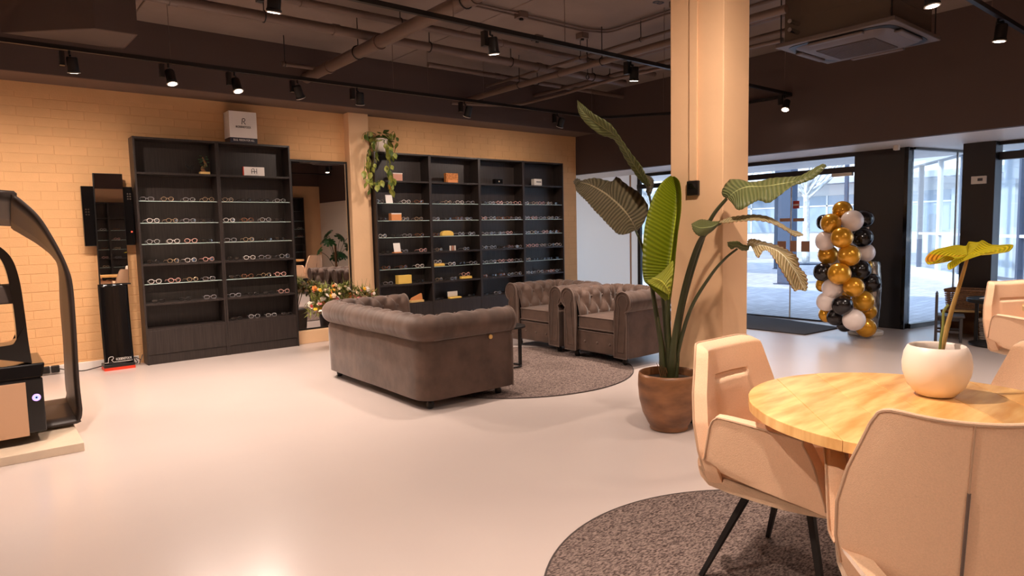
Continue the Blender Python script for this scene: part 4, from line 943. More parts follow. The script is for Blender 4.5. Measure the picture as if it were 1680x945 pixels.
def vine(P, nl, sc=1.0):
    Q = smooth_pts([Vector(p) - PO2 for p in P], 40); G().tube(Q, .003, 5).obj('vine', M['vine'], t)
    for i in range(nl):
        k = int(6 + 33 * i / max(1, nl - 1)); p = Q[min(40, k)]
        o = put('leaf', lm[2 if (i == nl - 2 and random.random() < .35) else random.choice((0, 0, 1))], t, p + V(random.uniform(-.015, .015), random.uniform(-.04, 0), 0), (random.uniform(-1.9, -.9), random.uniform(-.5, .5), random.uniform(-2.2, 2.2)))
        s = sc * random.uniform(.7, 1.25); o.scale = (s, s, s)
P_ = lambda a, b, d=0: on(a, b, 1, 7.66 + d)
vine([P_(618, 226, .1), P_(612, 232, -.02), P_(604, 250), P_(603, 275), P_(606, 300), P_(604, 312)], 16)
vine([P_(618, 226, .1), P_(610, 236, -.02), P_(600, 255), P_(598, 280), P_(601, 300)], 12)
vine([P_(622, 226, .1), P_(619, 246, -.03), P_(614, 262, -.03), P_(609, 280, -.02), P_(613, 300, -.02), P_(622, 296, -.03), P_(616, 305, -.03)], 14)
vine([P_(630, 226, .1), P_(631, 240, -.03), P_(635, 258, -.04), P_(634, 276, -.04), P_(638, 290, -.04), P_(637, 312, -.04)], 15, 1.2)
vine([P_(634, 226, .1), P_(637, 242, -.03), P_(640, 258, -.04), P_(637, 284, -.04), P_(643, 296, -.04), P_(642, 304, -.04)], 15)
vine([P_(614, 224, .1), P_(606, 216, 0), P_(596, 220, 0), P_(594, 228, 0)], 7)
vine([P_(636, 224, .1), P_(646, 216, 0), P_(650, 232, 0), P_(647, 252, 0)], 7)
for k in range(54):
    a = random.uniform(0, 2 * pi); r = random.uniform(.02, .14); o = put('leaf', random.choice(lm[:2]), t, (r * cos(a) * 1.15, r * sin(a) * .6 - .03, .17 + random.uniform(-.02, .10) - r * .3), (random.uniform(-.9, .5), random.uniform(-.5, .5), a - pi / 2 + random.uniform(-.6, .6)))
    s = random.uniform(.8, 1.3); o.scale = (s, s, s)

# bouquets behind the sofa
fl = {}
def blossom(nm, rgb, ctr):
    a = mat(nm, rgb, .6, sheen=.2); b = mat(nm + '_centre', ctr, .7); g = G()
    for k in range(6):
        an = 2 * pi * k / 6; g.ball((.022 * cos(an), .022 * sin(an), .004), .017, 7, 5, (1, 1, .45))
    g.ball((0, 0, .008), .014, 8, 6, (1, 1, .8))
    me = g.mesh('blossom', [a, b], 180)
    return me
for nm, c_, d_ in (('cream_petals', (238, 206, 176), (200, 170, 90)), ('yellow_petals', (236, 176, 30), (190, 120, 30)), ('pink_petals', (222, 130, 130), (200, 90, 90)), ('orange_petals', (218, 120, 50), (150, 80, 30)),
                   ('white_petals', (240, 226, 214), (210, 190, 110)), ('lilac_petals', (190, 150, 180), (120, 90, 120)), ('red_petals', (190, 60, 46), (120, 40, 30))): fl[nm] = blossom(nm, c_, d_)
FLK = ['cream_petals'] * 6 + ['yellow_petals'] * 3 + ['pink_petals'] * 4 + ['orange_petals'] * 2 + ['white_petals'] * 4 + ['lilac_petals', 'red_petals']
def bouquet(name, label, pts, n, base, rr, hb):
    t = thing(name, label, 'flowers', base); B = Vector(base)
    G().lathe([(.10, 0), (.12, .02), (.15, hb), (.14, hb), (.0, hb - .02)], n=24).obj('vase', M['grey_wood'], t)
    g = G(); st = G()
    for k in range(n):
        a = random.choice(pts); p = Vector(a) + V(random.uniform(-rr, rr), random.uniform(-.10, .10), random.uniform(-rr, rr))
        o = put('blossom', fl[random.choice(FLK)], t, p - B, (random.uniform(.3, 1.5), random.uniform(-.5, .5), random.uniform(-.6, .6))); s = random.uniform(.45, .95); o.scale = (s, s, s)
        st.tube([p - B, V((p - B).x * .2, (p - B).y * .2, hb)], .003, 4)
    for k in range(n * 12):
        a = random.choice(pts); p = Vector(a) + V(random.uniform(-rr, rr) * 1.15, random.uniform(-.10, .12), random.uniform(-rr, rr) * 1.15) - B
        d = V(random.uniform(-1, 1), random.uniform(-1, .3), random.uniform(-.3, 1)).normalized() * random.uniform(.03, .07); s_ = d.cross(V(0, 0, 1)).normalized() * .009
        v = [g._v(q) for q in (p - d, p + s_, p + d, p - s_)]; g.face(v)
    stuff(g.obj('foliage', M['leaf_flower'], t, smooth=0)); stuff(st.obj('flower_stems', M['vine'], t))
    w_ = G()
    for k in range(14):
        a = random.choice(pts); p = Vector(a) - B; w_.tube([p, p + V(random.uniform(-.06, .06), 0, random.uniform(.10, .19))], [.002, .001], 4)
    stuff(w_.obj('grass_sprigs', M['vine'], t))
q7 = lambda a, b: on(a, b, 1, 7.15)
bouquet('flower_bouquet', 'large mixed bouquet in cream, yellow and pink behind the sofa back', [q7(524, 480), q7(530, 486), q7(545, 478), q7(560, 477), q7(570, 482), q7(522, 492), q7(536, 490), q7(552, 486), q7(566, 474), q7(516, 508), q7(522, 504)], 62, (3.30, 7.15, 0), .07, .34)
bouquet('flower_bouquet', 'smaller pink and cream bouquet in front of the pilaster base', [q7(588, 482), q7(596, 480), q7(604, 482), q7(582, 488), q7(612, 486), q7(600, 490)], 26, (3.76, 7.15, 0), .06, .40)

# ---------------------------------------------------------------- balloons
t = thing('balloon_column', 'balloon column in gold, black and white beside the glass door', 'balloons', (8.19, 3.39, 0)); PB = V(8.19, 3.39, 0)
G().cyl((0, 0, 0), (0, 0, .05), .19, n=32).obj('base_plate', M['white_plastic'], t, bevel=.01)
G().cyl((0, 0, .05), (0, 0, 1.45), .012, n=10).obj('pole', M['white_plastic'], t)
bm_ = {}
for c_, mm in (('g', 'gold_b'), ('k', 'black_b'), ('w', 'white_b')):
    g = G(); g.lathe([(.004, -1.10), (.05, -1.09), (.03, -1.03), (.18, -.98), (.45, -.85), (.72, -.65), (.9, -.38), (.99, -.1), (1.0, .15), (.95, .42), (.83, .64), (.64, .82), (.4, .94), (.15, .985), (.0, 1)], n=24); bm_[c_] = g.mesh('balloon', M[mm], 180)
CTR = at(1386, 440, 7.85)
for c_, x, y, r, d in [('g', 300, 128, 58, 0), ('k', 192, 198, 48, .12), ('g', 232, 205, 60, -.05), ('w', 358, 190, 64, -.1), ('k', 430, 180, 55, .08), ('g', 298, 290, 63, -.18), ('w', 200, 310, 60, 0), ('k', 418, 290, 62, 0),
                       ('g', 215, 392, 60, .05), ('g', 340, 397, 65, -.18), ('w', 432, 380, 60, .08), ('k', 185, 495, 57, 0), ('k', 402, 482, 65, -.02), ('g', 440, 455, 40, .2), ('g', 282, 505, 66, -.18), ('g', 185, 572, 45, .14),
                       ('w', 243, 592, 62, -.05), ('g', 366, 585, 60, -.18), ('k', 465, 560, 60, .06), ('w', 205, 672, 58, 0), ('k', 300, 692, 60, -.18), ('g', 422, 668, 65, -.02), ('g', 450, 730, 52, .12), ('g', 208, 748, 50, .12),
                       ('k', 260, 765, 52, 0), ('w', 368, 780, 64, -.18), ('k', 312, 808, 46, .04), ('g', 438, 826, 60, -.02), ('w', 265, 440, 50, .15), ('g', 310, 620, 50, .15), ('k', 330, 230, 55, .2), ('w', 330, 350, 55, .25), ('k', 320, 540, 55, .25), ('w', 330, 700, 55, .25)]:
    p = at(1300 + x / 3.633, 310 + y / 3.633, 7.60 + d * 1.2); R_ = r / 3.633 / FPX * 7.6 * .97
    cc_ = V(8.19, 3.39, p.z); dr = (p - cc_); q = V(0, 0, 1).rotation_difference(dr.normalized() if dr.length > .02 else V(0, 0, 1)).to_euler()
    o = put('balloon', bm_[c_], t, p - PB, q); o.scale = (R_, R_, R_)
tf = thing('foil_balloon', 'tall silver foil balloon standing behind the balloon column', 'balloons', (8.47, 3.46, 0))
G().tube(smooth_pts([V(0, 0, .03), V(-.01, -.02, .2), V(0, -.03, .45), V(0, -.02, .7), V(.02, 0, .85)], 30), [.02] + [.095 + .0025 * sin(k * 1.3) for k in range(29)] + [.03], 18).obj('foil_body', M['silver'], tf, smooth=180)
# ---------------------------------------------------------------- tracks and spotlights
TZ = 2.88
def track(label, P, hang):
    t = thing('lighting_track', label, 'track', (P[0][0], P[0][1], TZ)); O = V(P[0][0], P[0][1], TZ)
    for a, b in zip(P, P[1:]):
        a = V(*a, TZ); b = V(*b, TZ); d = (b - a).normalized(); s = V(-d.y, d.x, 0) * .017
        G().prism([a + s - O, a - s - O, b - s - O, b + s - O], (0, 0, .034)).obj('rail', M['black_metal'], t, smooth=0)
    for x, y in hang: G().cyl(V(x, y, TZ + .034) - O, V(x, y, CZ) - O, .003, n=6).obj('hanger_wire', M['pipe'], t)
T1Y, T2Y, T4Y, T0Y = 6.60, 4.18, 1.67, -.9
track('black lighting track nearest the brick wall', [(-2.2, T1Y), (7.0, T1Y), (7.15, 6.5), (7.8, 5.6), (7.88, 5.1), (7.86, T2Y)], [(.2, T1Y), (1.5, T1Y), (3.75, T1Y), (4.2, T1Y), (5.0, T1Y), (6.9, T1Y), (7.6, 5.9)])
track('black lighting track running above the sofa group', [(-2.2, T2Y), (7.84, T2Y)], [(2.9, T2Y), (4.05, T2Y), (5.4, T2Y), (7.7, T2Y)])
track('black lighting track above the oak table, top right corner', [(-2.2, T4Y), (7.5, T4Y)], [(5.2, T4Y), (6.1, T4Y), (7.3, T4Y)])
track('black lighting track near the right-hand wall, outside the picture', [(-2.2, T0Y), (7.5, T0Y)], [(0, T0Y), (4, T0Y)])
hm = G().lathe([(.036, 0), (.047, 0), (.047, .015), (.041, .02), (.041, .115), (.036, .125), (0, .125)], n=24).mesh('lamp_housing', M['black_metal'], 40)
rm = G().lathe([(.040, -.003), (.0475, -.003), (.0475, .003), (.040, .003)], n=24).mesh('trim_ring', M['white_plastic'], 40)
lon = G().cyl((0, 0, -.004), (0, 0, -.0005), .036, n=24).mesh('lens', M['lamp_on'], 40); loff = G().cyl((0, 0, -.004), (0, 0, -.0005), .036, n=24).mesh('lens', M['lamp_off'], 40)
gm = G().box((-.018, -.015, -.125), (.018, .035, -.012)).mesh('driver_box', M['black_plastic'], 0); am = G().tube([V(0, 0, 0), V(0, 0, -.03), V(.0, -.03, -.045)], .009, 8).mesh('pivot_arm', M['black_metal'])
ld = bpy.data.lights.new('spot_beam', 'SPOT'); ld.energy = SPOT_W; ld.color = SPOT_COL; ld.spot_size = math.radians(158); ld.spot_blend = 1.0; ld.shadow_soft_size = .035
def spot(x, y, label, tgt=(0, 0), on_=True, k=1.0, side=1, size=158):
    t = thing('track_spotlight', label, 'spotlight', (x, y, TZ), 0, 'spotlights on the tracks')
    g = put('driver_box', gm, t, (-.035 * side, 0, 0)); put('pivot_arm', am, t, (.02 * side, .01, 0))
    H = V(.04 * side, -.01, -.178); d = V(tgt[0], tgt[1], -1).normalized(); q = V(0, 0, -1).rotation_difference(d).to_euler()
    h = put('lamp_housing', hm, t, H, q); put('trim_ring', rm, h); put('lens', lon if on_ else loff, h)
    if on_:
        L = ld
        L = ld.copy(); L.energy = SPOT_W * k * (1.0 if size > 150 else 1.7); L.spot_size = math.radians(size)
        l = bpy.data.objects.new('spot_beam', L); COL.objects.link(l); l.parent = h; l.location = (0, 0, -.012)
W_ = .30
for x, lb, tg, o_, k in [(.72, 'lit spotlight farthest left on the track by the brick wall', (.1, .25), True, 1.2), (1.46, 'lit spotlight above the mirror tower, second on the wall track', (.1, -.25), True, 1.9), (2.03, 'lit spotlight below the cube sign, third on the wall track', (.1, -.35), True, 1.9),
                         (2.64, 'unlit tilted spotlight on the wall track, above the wall mirror', (.5, .3), False, 1), (3.29, 'spotlight on the wall track beside the pilaster', (.15, .35), True, .6),
                         (4.69, 'dark spotlight on the wall track above the wide bookcase', (0, .5), True, .65), (6.22, 'last spotlight of the wall track, above the wide bookcase end', (0, .5), True, .65),
                         (-.35, 'wall track spotlight just outside the left edge of the picture', (0, .40), True, .8), (-1.5, 'wall track spotlight farthest outside the left edge', (0, .3), True, 1)]:
    spot(x, T1Y, lb, tg, o_, k)
for x, lb, tg, k in [(1.51, 'large lit spotlight at the top edge, above the open floor', (0, .25), 1.0), (3.23, 'lit spotlight in the upper middle, above the sofa', (.2, .1), .9), (4.89, 'lit spotlight left of the pillar top, above the club chairs', (.1, .15), 1.7), (7.66, 'small lit spotlight at the far end of the sofa track', (-.5, -.1), .5),
                     (.15, 'sofa track spotlight outside the picture, over the open floor', (.12, .3), 1.1), (-1.1, 'sofa track spotlight outside the picture, behind the camera', (0, 0), .6)]:
    spot(x, T2Y, lb, tg, True, k, 1, 112)
for x, lb, tg, k in [(4.92, 'lit spotlight at the top right, beside the ceiling air unit', (0, -.1), 1.1), (6.31, 'lit spotlight near the top right corner', (0, .1), 1.0), (1.55, 'table track spotlight outside the picture, over the oak table', (.15, -.25), 1.25), (2.9, 'table track spotlight outside the picture, right of the oak table', (.45, .5), 1.0), (.1, 'table track spotlight above the camera', (.15, -.1), 1.3)]:
    spot(x, T4Y, lb, tg, True, k, -1, 158 if x == 2.9 else 118)
for x, lb in [(.6, 'side track spotlight behind the camera, first'), (3.0, 'side track spotlight right of the camera, second'), (5.6, 'side track spotlight near the white front wall, third')]:
    spot(x, T0Y, lb, (.1, .1), True, 1)

# ---------------------------------------------------------------- pipes, cables and ducts
def pipe(label, P, r, bands=(), hang=(), mt='pipe', cat='pipe', name='ceiling_pipe'):
    P = [Vector(p) for p in P]; t = thing(name, label, cat, P[0]); O = P[0]
    G().tube([p - O for p in P], r, 16 if r > .02 else 8).obj('pipe_run', M[mt], t, smooth=60)
    for f in bands:
        p = P[0].lerp(P[-1], f); d = (P[-1] - P[0]).normalized()
        G().cyl(p - d * .03 - O, p + d * .03 - O, r * 1.18, n=16).obj('coupling', M[mt], t)
    for f in hang:
        p = P[0].lerp(P[-1], f); G().cyl(p + V(0, 0, r) - O, V(p.x, p.y, CZ) - O, .005, n=6).tube([p + V(r * 1.1 * cos(a), 0, r * 1.1 * sin(a)) - O for a in [2 * pi * k / 16 for k in range(16)]] if abs((P[-1] - P[0]).y) > abs((P[-1] - P[0]).x) else [p + V(0, r * 1.1 * cos(a), r * 1.1 * sin(a)) - O for a in [2 * pi * k / 16 for k in range(16)]], .006, 5, closed=True).obj('hanger', M['black_metal'], t)
    return t
pipe('thick diagonal pipe crossing the ceiling to the dark bulkhead', [(3.115, 7.48, 3.12), (3.115, 2.2, 3.12)], .060, (.12, .33, .62), (.25, .6))
pipe('lower of two long parallel ceiling pipes', [(.8, 6.0, 3.25), (6.9, 6.0, 3.25)], .045, (.10, .33, .75), (.22, .5, .68, .9))
pipe('upper of two long parallel ceiling pipes, thinner look', [(.8, 5.74, 3.35), (7.2, 5.74, 3.35)], .036, (.25, .6), (.4, .8))
pipe('ceiling pipe left of the pillar, ending near the bulkhead', [(5.35, 7.48, 3.10), (5.35, 2.9, 3.10)], .036, (.4,), (.25, .55))
pipe('thin light pipe left of the pillar', [(5.48, 7.15, 3.25), (5.48, 2.8, 3.25)], .018, (.0, .6, .78), (.4, .6, .78))
pipe('thick pipe right of the pillar top', [(5.88, 5.0, 3.25), (5.88, -2.6, 3.25)], .045, (.35,), (.5,))
pipe('curved black pipe behind the sofa track', smooth_pts([V(5.0, 7.3, 3.0), V(5.74, 6.96, 3.0), V(5.90, 6.37, 3.02), V(5.83, 5.36, 3.02), V(5.85, 4.57, 3.02), V(5.85, 3.2, 3.0)], 30), .020, (), (.5,))
pipe('slim pipe beside the dark fascia, right of the pillar', [(6.6, 7.48, 3.30), (6.6, 2.5, 3.30)], .025, (), (.3,))
pipe('dark sprinkler pipe along the far ceiling', [(4.4, 6.9, 3.33), (7.9, 6.9, 3.33)], .03, (.3,), (.5,))
pipe('short branch pipe with end cap by the bulkhead', [(2.75, 7.15, 3.16), (3.12, 7.15, 3.16)], .022, (.0,), (.0,))
pipe('pair of cables running to the pillar along the ceiling', [(3.3, 5.12, 3.44)] + smooth_pts([V(5.2, 5.06, 3.44), V(5.42, 4.98, 3.44), V(5.46, 4.8, 3.44)], 8) + [V(5.47, 3.0, 3.44)], .010, cat='cable', name='ceiling_cable')
pipe('second cable of the pair along the ceiling', [(3.3, 5.18, 3.44)] + smooth_pts([V(5.2, 5.14, 3.44), V(5.50, 5.02, 3.44), V(5.53, 4.8, 3.44)], 8) + [V(5.54, 3.0, 3.44)], .010, cat='cable', name='ceiling_cable')
for i, (x, y) in enumerate([(4.35, 5.1), (5.35, 5.25), (5.35, 4.0), (5.0, 5.6)]):
    jb = thing('junction_box', ['junction box on the cable pair above the sofa spotlight', 'junction box at the bend of the cable pair', 'junction box near the pillar top', 'junction box between the pipes and cable bend'][i], 'junction box', (x, y, CZ), 0, 'ceiling junction boxes')
    G().box((-.05, -.05, -.06), (.05, .05, 0)).obj('box_body', M['pipe'], jb, smooth=0, bevel=.004)
    G().cyl((0, 0, -.075), (0, 0, -.06), .02, n=12).obj('gland', M['black_metal'], jb)
text('painted_number', '8', .17, M['ink'], Matrix.Translation((5.24, 4.12, CZ - .003)) @ Matrix.Rotation(pi, 4, 'X') @ Matrix.Rotation(math.radians(100), 4, 'Z'), ce)
# duct box, upper left
t = thing('duct_box', 'dark boxed duct hanging from the ceiling, upper left', 'duct', (0, 0, 2.95))
G().prism([V(.30, 6.60, 0), V(1.137, 6.603, 0), V(1.152, 6.07, 0), V(.856, 6.067, 0)], (0, 0, CZ - 2.95)).obj('duct_body', M['black_wall'], t, smooth=0)
G().prism([V(.315, 6.595, -.002), V(1.125, 6.595, -.002), V(1.140, 6.08, -.002), V(.860, 6.08, -.002)], (0, 0, .004)).obj('bottom_panel', mat('duct_panel', (84, 72, 68), .6), t, smooth=0)
# ceiling cassette air conditioner
t = thing('ceiling_air_conditioner', 'square cassette air conditioner hanging at the upper right', 'air conditioner', (5.93, 2.58, 2.83))
G().box((-.42, -.42, .035), (.42, .42, CZ - 2.83)).obj('case', M['galv'], t, smooth=0, bevel=.004)
for s in (-1, 1):
    G().box((-.30 * 1, s * .423 - .002, .20), (.30, s * .423 + .002, .40)).obj('pressed_panel', M['galv'], t, smooth=0, bevel=.002)
    G().box((s * .423 - .002, -.28, .22), (s * .423 + .002, .28, .42)).obj('pressed_panel', M['galv'], t, smooth=0, bevel=.002)
def rsq(r, k, n=48): return [V(math.copysign(abs(cos(a)) ** k, cos(a)) * r, math.copysign(abs(sin(a)) ** k, sin(a)) * r, 0) for a in [2 * pi * i / n for i in range(n)]]
G().box((-.475, -.475, .0), (.475, .475, .035)).obj('panel', M['ac'], t, smooth=0, bevel=.006)
G().prism([p + V(0, 0, -.004) for p in rsq(.43, .28)], (0, 0, .006)).obj('air_slot', M['black_metal'], t)
g = G(); A = [p + V(0, 0, -.006) for p in rsq(.385, .3)]; B = [p + V(0, 0, -.035) for p in rsq(.30, .2)]
va = [g._v(p) for p in A]; vb = [g._v(p) for p in B]
for i in range(48): g.face([va[i], va[(i + 1) % 48], vb[(i + 1) % 48], vb[i]])
g.face(vb); g.face(va[::-1]); g.obj('deflector', M['ac'], t)
for s in (-1, 1):
    G().box((-.22, s * .40 - .03, -.03), (.22, s * .40 + .03, -.006), None).obj('flap', M['ac'], t, smooth=0, bevel=.012)
    G().box((s * .40 - .03, -.22, -.03), (s * .40 + .03, .22, -.006), None).obj('flap', M['ac'], t, smooth=0, bevel=.012)
gr = G().box((-.235, -.235, -.040), (.235, .235, -.034)).obj('grille', M['grille'], t, smooth=0)
g = G()
for k in range(30): g.box((-.23, -.23 + .0158 * k, -.044), (.23, -.225 + .0158 * k, -.040))
stuff(g.obj('grille_slats', M['ac'], gr, smooth=0))
for z_ in (.10, .17): G().cyl((-.56, .30, z_), (-.42, .30, z_), .018, n=12).obj('coupling', M['chrome'], t)
for sx in (-1, 1):
    for sy in (-1, 1): G().cyl((.44 * sx, .44 * sy, .035), (.44 * sx, .44 * sy, CZ - 2.83), .006, n=8).obj('threaded_rod', M['black_metal'], t)

# ---------------------------------------------------------------- eye measuring instrument, left edge
t = thing('eye_measuring_instrument', 'large black eye-measuring instrument with arched hoop on a low plinth', 'instrument', (0, 5.1, .055)); PI_ = V(0, 5.1, .055)
Yn, Yf = 5.33, 5.90
ptn = [(0, 314), (22, 322), (40, 335), (60, 354), (75, 375), (95, 410), (108, 438), (116, 465), (121, 520), (127, 620), (131, 660)]
ptf = [(0, 368), (22, 375), (40, 385), (60, 397), (75, 408), (88, 420), (98, 440), (101, 500), (106, 560), (109, 620), (111, 640)]
Pn = [on(a, b, 1, Yn) for a, b in ptn]; Pf = [on(a, b, 1, Yf) for a, b in ptf]
Pn += [V(.50, Yn, .16), V(.485, Yn, .10), V(.44, Yn, .085), V(0, Yn, .08)]; Pf += [V(.485, Yf, .19), V(.475, Yf, .15), V(.44, Yf, .14), V(0, Yf, .14)]
cxm = -.20
mirn = [V(2 * cxm - p.x, p.y, p.z) for p in reversed(Pn)]; mirf = [V(2 * cxm - p.x, p.y, p.z) for p in reversed(Pf)]
An = smooth_pts(Pn + mirn, 110, True); Af = smooth_pts(Pf + mirf, 110, True)
G().grid(lambda u, v: An[round(u * 110) % 110].lerp(Af[round(u * 110) % 110], v) - PI_, 110, 4, cu=True).obj('outer_hoop', M['brown_ribbon'], t, smooth=60, solid=.022, soff=0)
oo = smooth_pts([V(x, 0, z) for x, z in ((-.2, 1.34), (0, 1.335), (.075, 1.325), (.136, 1.297), (.19, 1.22), (.218, 1.086), (.229, .90), (.236, .70), (.245, .56))], 40)
ii = smooth_pts([V(x, 0, z) for x, z in ((-.2, 1.315), (0, 1.31), (.06, 1.298), (.112, 1.262), (.148, 1.18), (.166, 1.06), (.176, .90), (.178, .74), (.165, .70), (.11, .685), (-.2, .68))], 40)
def hoop(u, v):
    k = round(u * 80); a = min(k, 80 - k); s_ = 1 if k <= 40 else -1
    c = [(oo, 0), (ii, 0), (ii, .2), (oo, .2)][round(v * 4) % 4]; p = c[0][40 - a] if False else c[0][a]
    return V(-.2 + s_ * (p.x + .2), 5.12 + c[1], p.z) - PI_
for s_ in (1, -1):
    g = G()
    def hp(u, v):
        a = round(u * 40); c = [(oo, 0), (ii, 0), (ii, .2), (oo, .2)][round(v * 4) % 4]; p = c[0][a]
        return V(-.2 + s_ * (p.x + .2), 5.12 + c[1], p.z) - PI_
    g.grid(hp, 40, 4, cv=True); g.obj('inner_hoop', M['black_gloss'], t, smooth=40)
G().box((-.75, 5.08 - 5.1, .12 - .055), (.29, 5.62 - 5.1, .47 - .055)).prism([V(-.75, -.02, .415), V(.29, -.02, .415), V(.31, .02, .50), V(-.75, .02, .50)], (0, .5, 0)).obj('cabinet', M['black_gloss'], t, smooth=0, bevel=.01)
G().box((-.62, -.03, .055), (.200, -.021, .395)).obj('front_panel', M['beige_panel'], t, smooth=0, bevel=.002)
lr = G().tube([V(.25 + .017 * cos(a), -.024, .29 + .017 * sin(a)) for a in [2 * pi * k / 24 for k in range(24)]], .006, 8, closed=True).obj('power_button', M['led2'], t)
G().tube([V(.25 + .010 * cos(a), -.026, .29 + .010 * sin(a)) for a in [2 * pi * k / 24 for k in range(24)]], .004, 8, closed=True).obj('button_ring', M['led'], lr)
G().ball((-.14, .22, .97), .30, 28, 18, (.9, .7, .85)).obj('measuring_head', M['white_plastic'], t, smooth=180)
G().cyl((-.2, .25, .45), (-.2, .25, .8), .09, n=24).obj('head_column', M['white_plastic'], t)
G().box((.03, .12, .88), (.19, .3, 1.0)).obj('camera_block', M['grille'], t, smooth=0, bevel=.01)
t = thing('instrument_plinth', 'low grey plinth under the eye-measuring instrument', 'plinth', (0, 5.1, 0))
G().box((-1.3, -.225, 0), (.462, .90, .055)).obj('slab', M['grey_plinth'], t, smooth=0, bevel=.003)

# ---------------------------------------------------------------- children's corner
gw = M['grey_wood']
t = thing('childrens_chair', 'small dark grey wooden children\'s chair by the display window', 'chair', (8.34, 2.58, 0), math.radians(-72))
# local: faces +x
for sy in (-1, 1):
    G().box((-.125, sy * .125 - .014, 0), (-.097, sy * .125 + .014, .52)).obj('rear_post', gw, t, smooth=0, bevel=.003)
    G().box((.105, sy * .125 - .014, 0), (.133, sy * .125 + .014, .27)).obj('leg', gw, t, smooth=0, bevel=.003)
    G().box((-.10, sy * .125 - .008, .10), (.11, sy * .125 + .008, .125)).obj('side_rail', gw, t, smooth=0)
G().box((-.10, -.15, .27), (.15, .15, .29)).obj('seat', gw, t, smooth=0, bevel=.004)
G().box((-.12, -.11, .23), (.13, .11, .27)).obj('seat_apron', gw, t, smooth=0)
G().prism([V(-.118, -.11, .36), V(-.118, .11, .36), V(-.118, .11, .52), V(-.118, .04, .545), V(-.118, -.04, .545), V(-.118, -.11, .52)], (.015, 0, 0)).obj('back_panel', gw, t, smooth=0, bevel=.003)
G().box((-.118, -.11, .30), (-.103, .11, .325)).obj('back_rail', gw, t, smooth=0)
t = thing('childrens_table', 'small round black table with disc base in the children\'s corner', 'table', (8.33, 2.11, 0))
G().cyl((0, 0, 0), (0, 0, .02), .26, n=40).obj('base_disc', M['black_metal'], t, bevel=.003)
G().cyl((0, .20, .02), (0, .20, .46), .018, n=12).obj('column', M['black_metal'], t)
G().cyl((0, 0, .46), (0, 0, .50), .29, n=40).obj('tabletop', M['black_metal'], t, bevel=.005)
for i in range(3):
    bk = tag(G().box((-.12, -.09, 0), (.12, .09, .006), Matrix.Translation((8.30 + .05 * i, 2.16 - .04 * i, .501 + .0065 * i)) @ Matrix.Rotation(.5 * i, 4, 'Z')).obj('magazine', M['white_paint'], smooth=0),
             ['lowest white magazine on the small black table', 'middle white magazine on the small black table', 'topmost white magazine on the small black table'][i], 'magazine', 'magazines on the small table')
def basket(name, label, x, y, z, sx, sy, h, mt, rz=0, cat='basket'):
    t = thing(name, label, cat, (x, y, z), rz); wv = G(); n = int(h / .022)
    for k in range(n):
        zz = .011 + k * .022; e = 1 + .08 * zz / h
        P = [V(a * sx / 2 * e, b * sy / 2 * e, zz) for a, b in ((-1, -1), (1, -1), (1, 1), (-1, 1))]; R = []
        for a, b in zip(P, P[1:] + P[:1]): R += [a.lerp(b, j / 10) + (V(0, 0, 1).cross((b - a).normalized())) * .005 * ((-1) ** (j + k)) for j in range(10)]
        wv.tube(R, .008, 5, closed=True)
    stuff(wv.obj('woven_sides', mt, t, smooth=60))
    G().box((-sx / 2 + .01, -sy / 2 + .01, .0), (sx / 2 - .01, sy / 2 - .01, .012)).obj('bottom', mt, t, smooth=0)
    e = 1.08; G().tube([V(-sx / 2 * e, -sy / 2 * e, h), V(sx / 2 * e, -sy / 2 * e, h), V(sx / 2 * e, sy / 2 * e, h), V(-sx / 2 * e, sy / 2 * e, h)], .013, 6, closed=True).obj('rim', mt, t)
    return t
tb_ = thing('storage_bench', 'low brown wooden bench carrying the wicker basket', 'bench', (8.82, 2.46, 0))
for a, b, nm in (((-.16, -.42, .28), (.16, .30, .30), 'bench_top'), ((-.15, -.42, 0), (.15, -.395, .28), 'side_panel'), ((-.15, .275, 0), (.15, .30, .28), 'side_panel'), ((.13, -.395, 0), (.15, .275, .28), 'back_panel')):
    G().box(a, b).obj(nm, M['twig'], tb_, smooth=0, bevel=.003)
basket('wicker_basket', 'large brown wicker basket on the low bench', 8.83, 2.40, .302, .26, .62, .23, M['wicker'])
basket('white_basket', 'white woven basket in the open bench below', 8.74, 2.23, .0, .24, .24, .23, M['white_plastic'])
tag(G().box((-.11, -.15, 0), (.11, .15, .008), Matrix.Translation((8.56, 2.52, .30)) @ Matrix.Rotation(.3, 4, 'Z')).obj('open_book', M['wood_light'], smooth=0), 'yellow picture book lying at the bench edge', 'book')
bpy.data.objects['open_book'].location = (.10, 0, .002)

# ---------------------------------------------------------------- behind and right of the camera (seen in the mirrors)
bookcase('side_bookcase', 'black bookcase on the right-hand wall, seen in the wall mirror', 5.70, 2, .81, yf=-2.61, yb=-2.39)
sb = bpy.data.objects['side_bookcase']; sb.rotation_euler = (0, 0, pi); sb.location = (7.33, -2.41, 0)
for i, z in enumerate((1.715, 1.488, 1.268, .85)):
    for k in range(6):
        nm, me, le = KINDS[(i * 3 + k) % 9]; o = put('eyeglasses', me, None, (7.33 - .12 - k * .27, -2.46, z + .001), (0, 0, pi + random.uniform(-.2, .2)))
        tag(o, f'{ORD[k]} pair, {CN[nm]} eyeglasses, {SHN[z]}, side bookcase reflected in mirror', 'eyeglasses', 'eyeglasses on the side bookcase')
bookcase('side_bookcase', 'second black bookcase on the right-hand wall, reflected in the mirror tower', 0, 2, .81, yf=0, yb=.22)
sb = bpy.data.objects['side_bookcase.001']; sb.rotation_euler = (0, 0, pi); sb.location = (3.35, -2.41, 0)
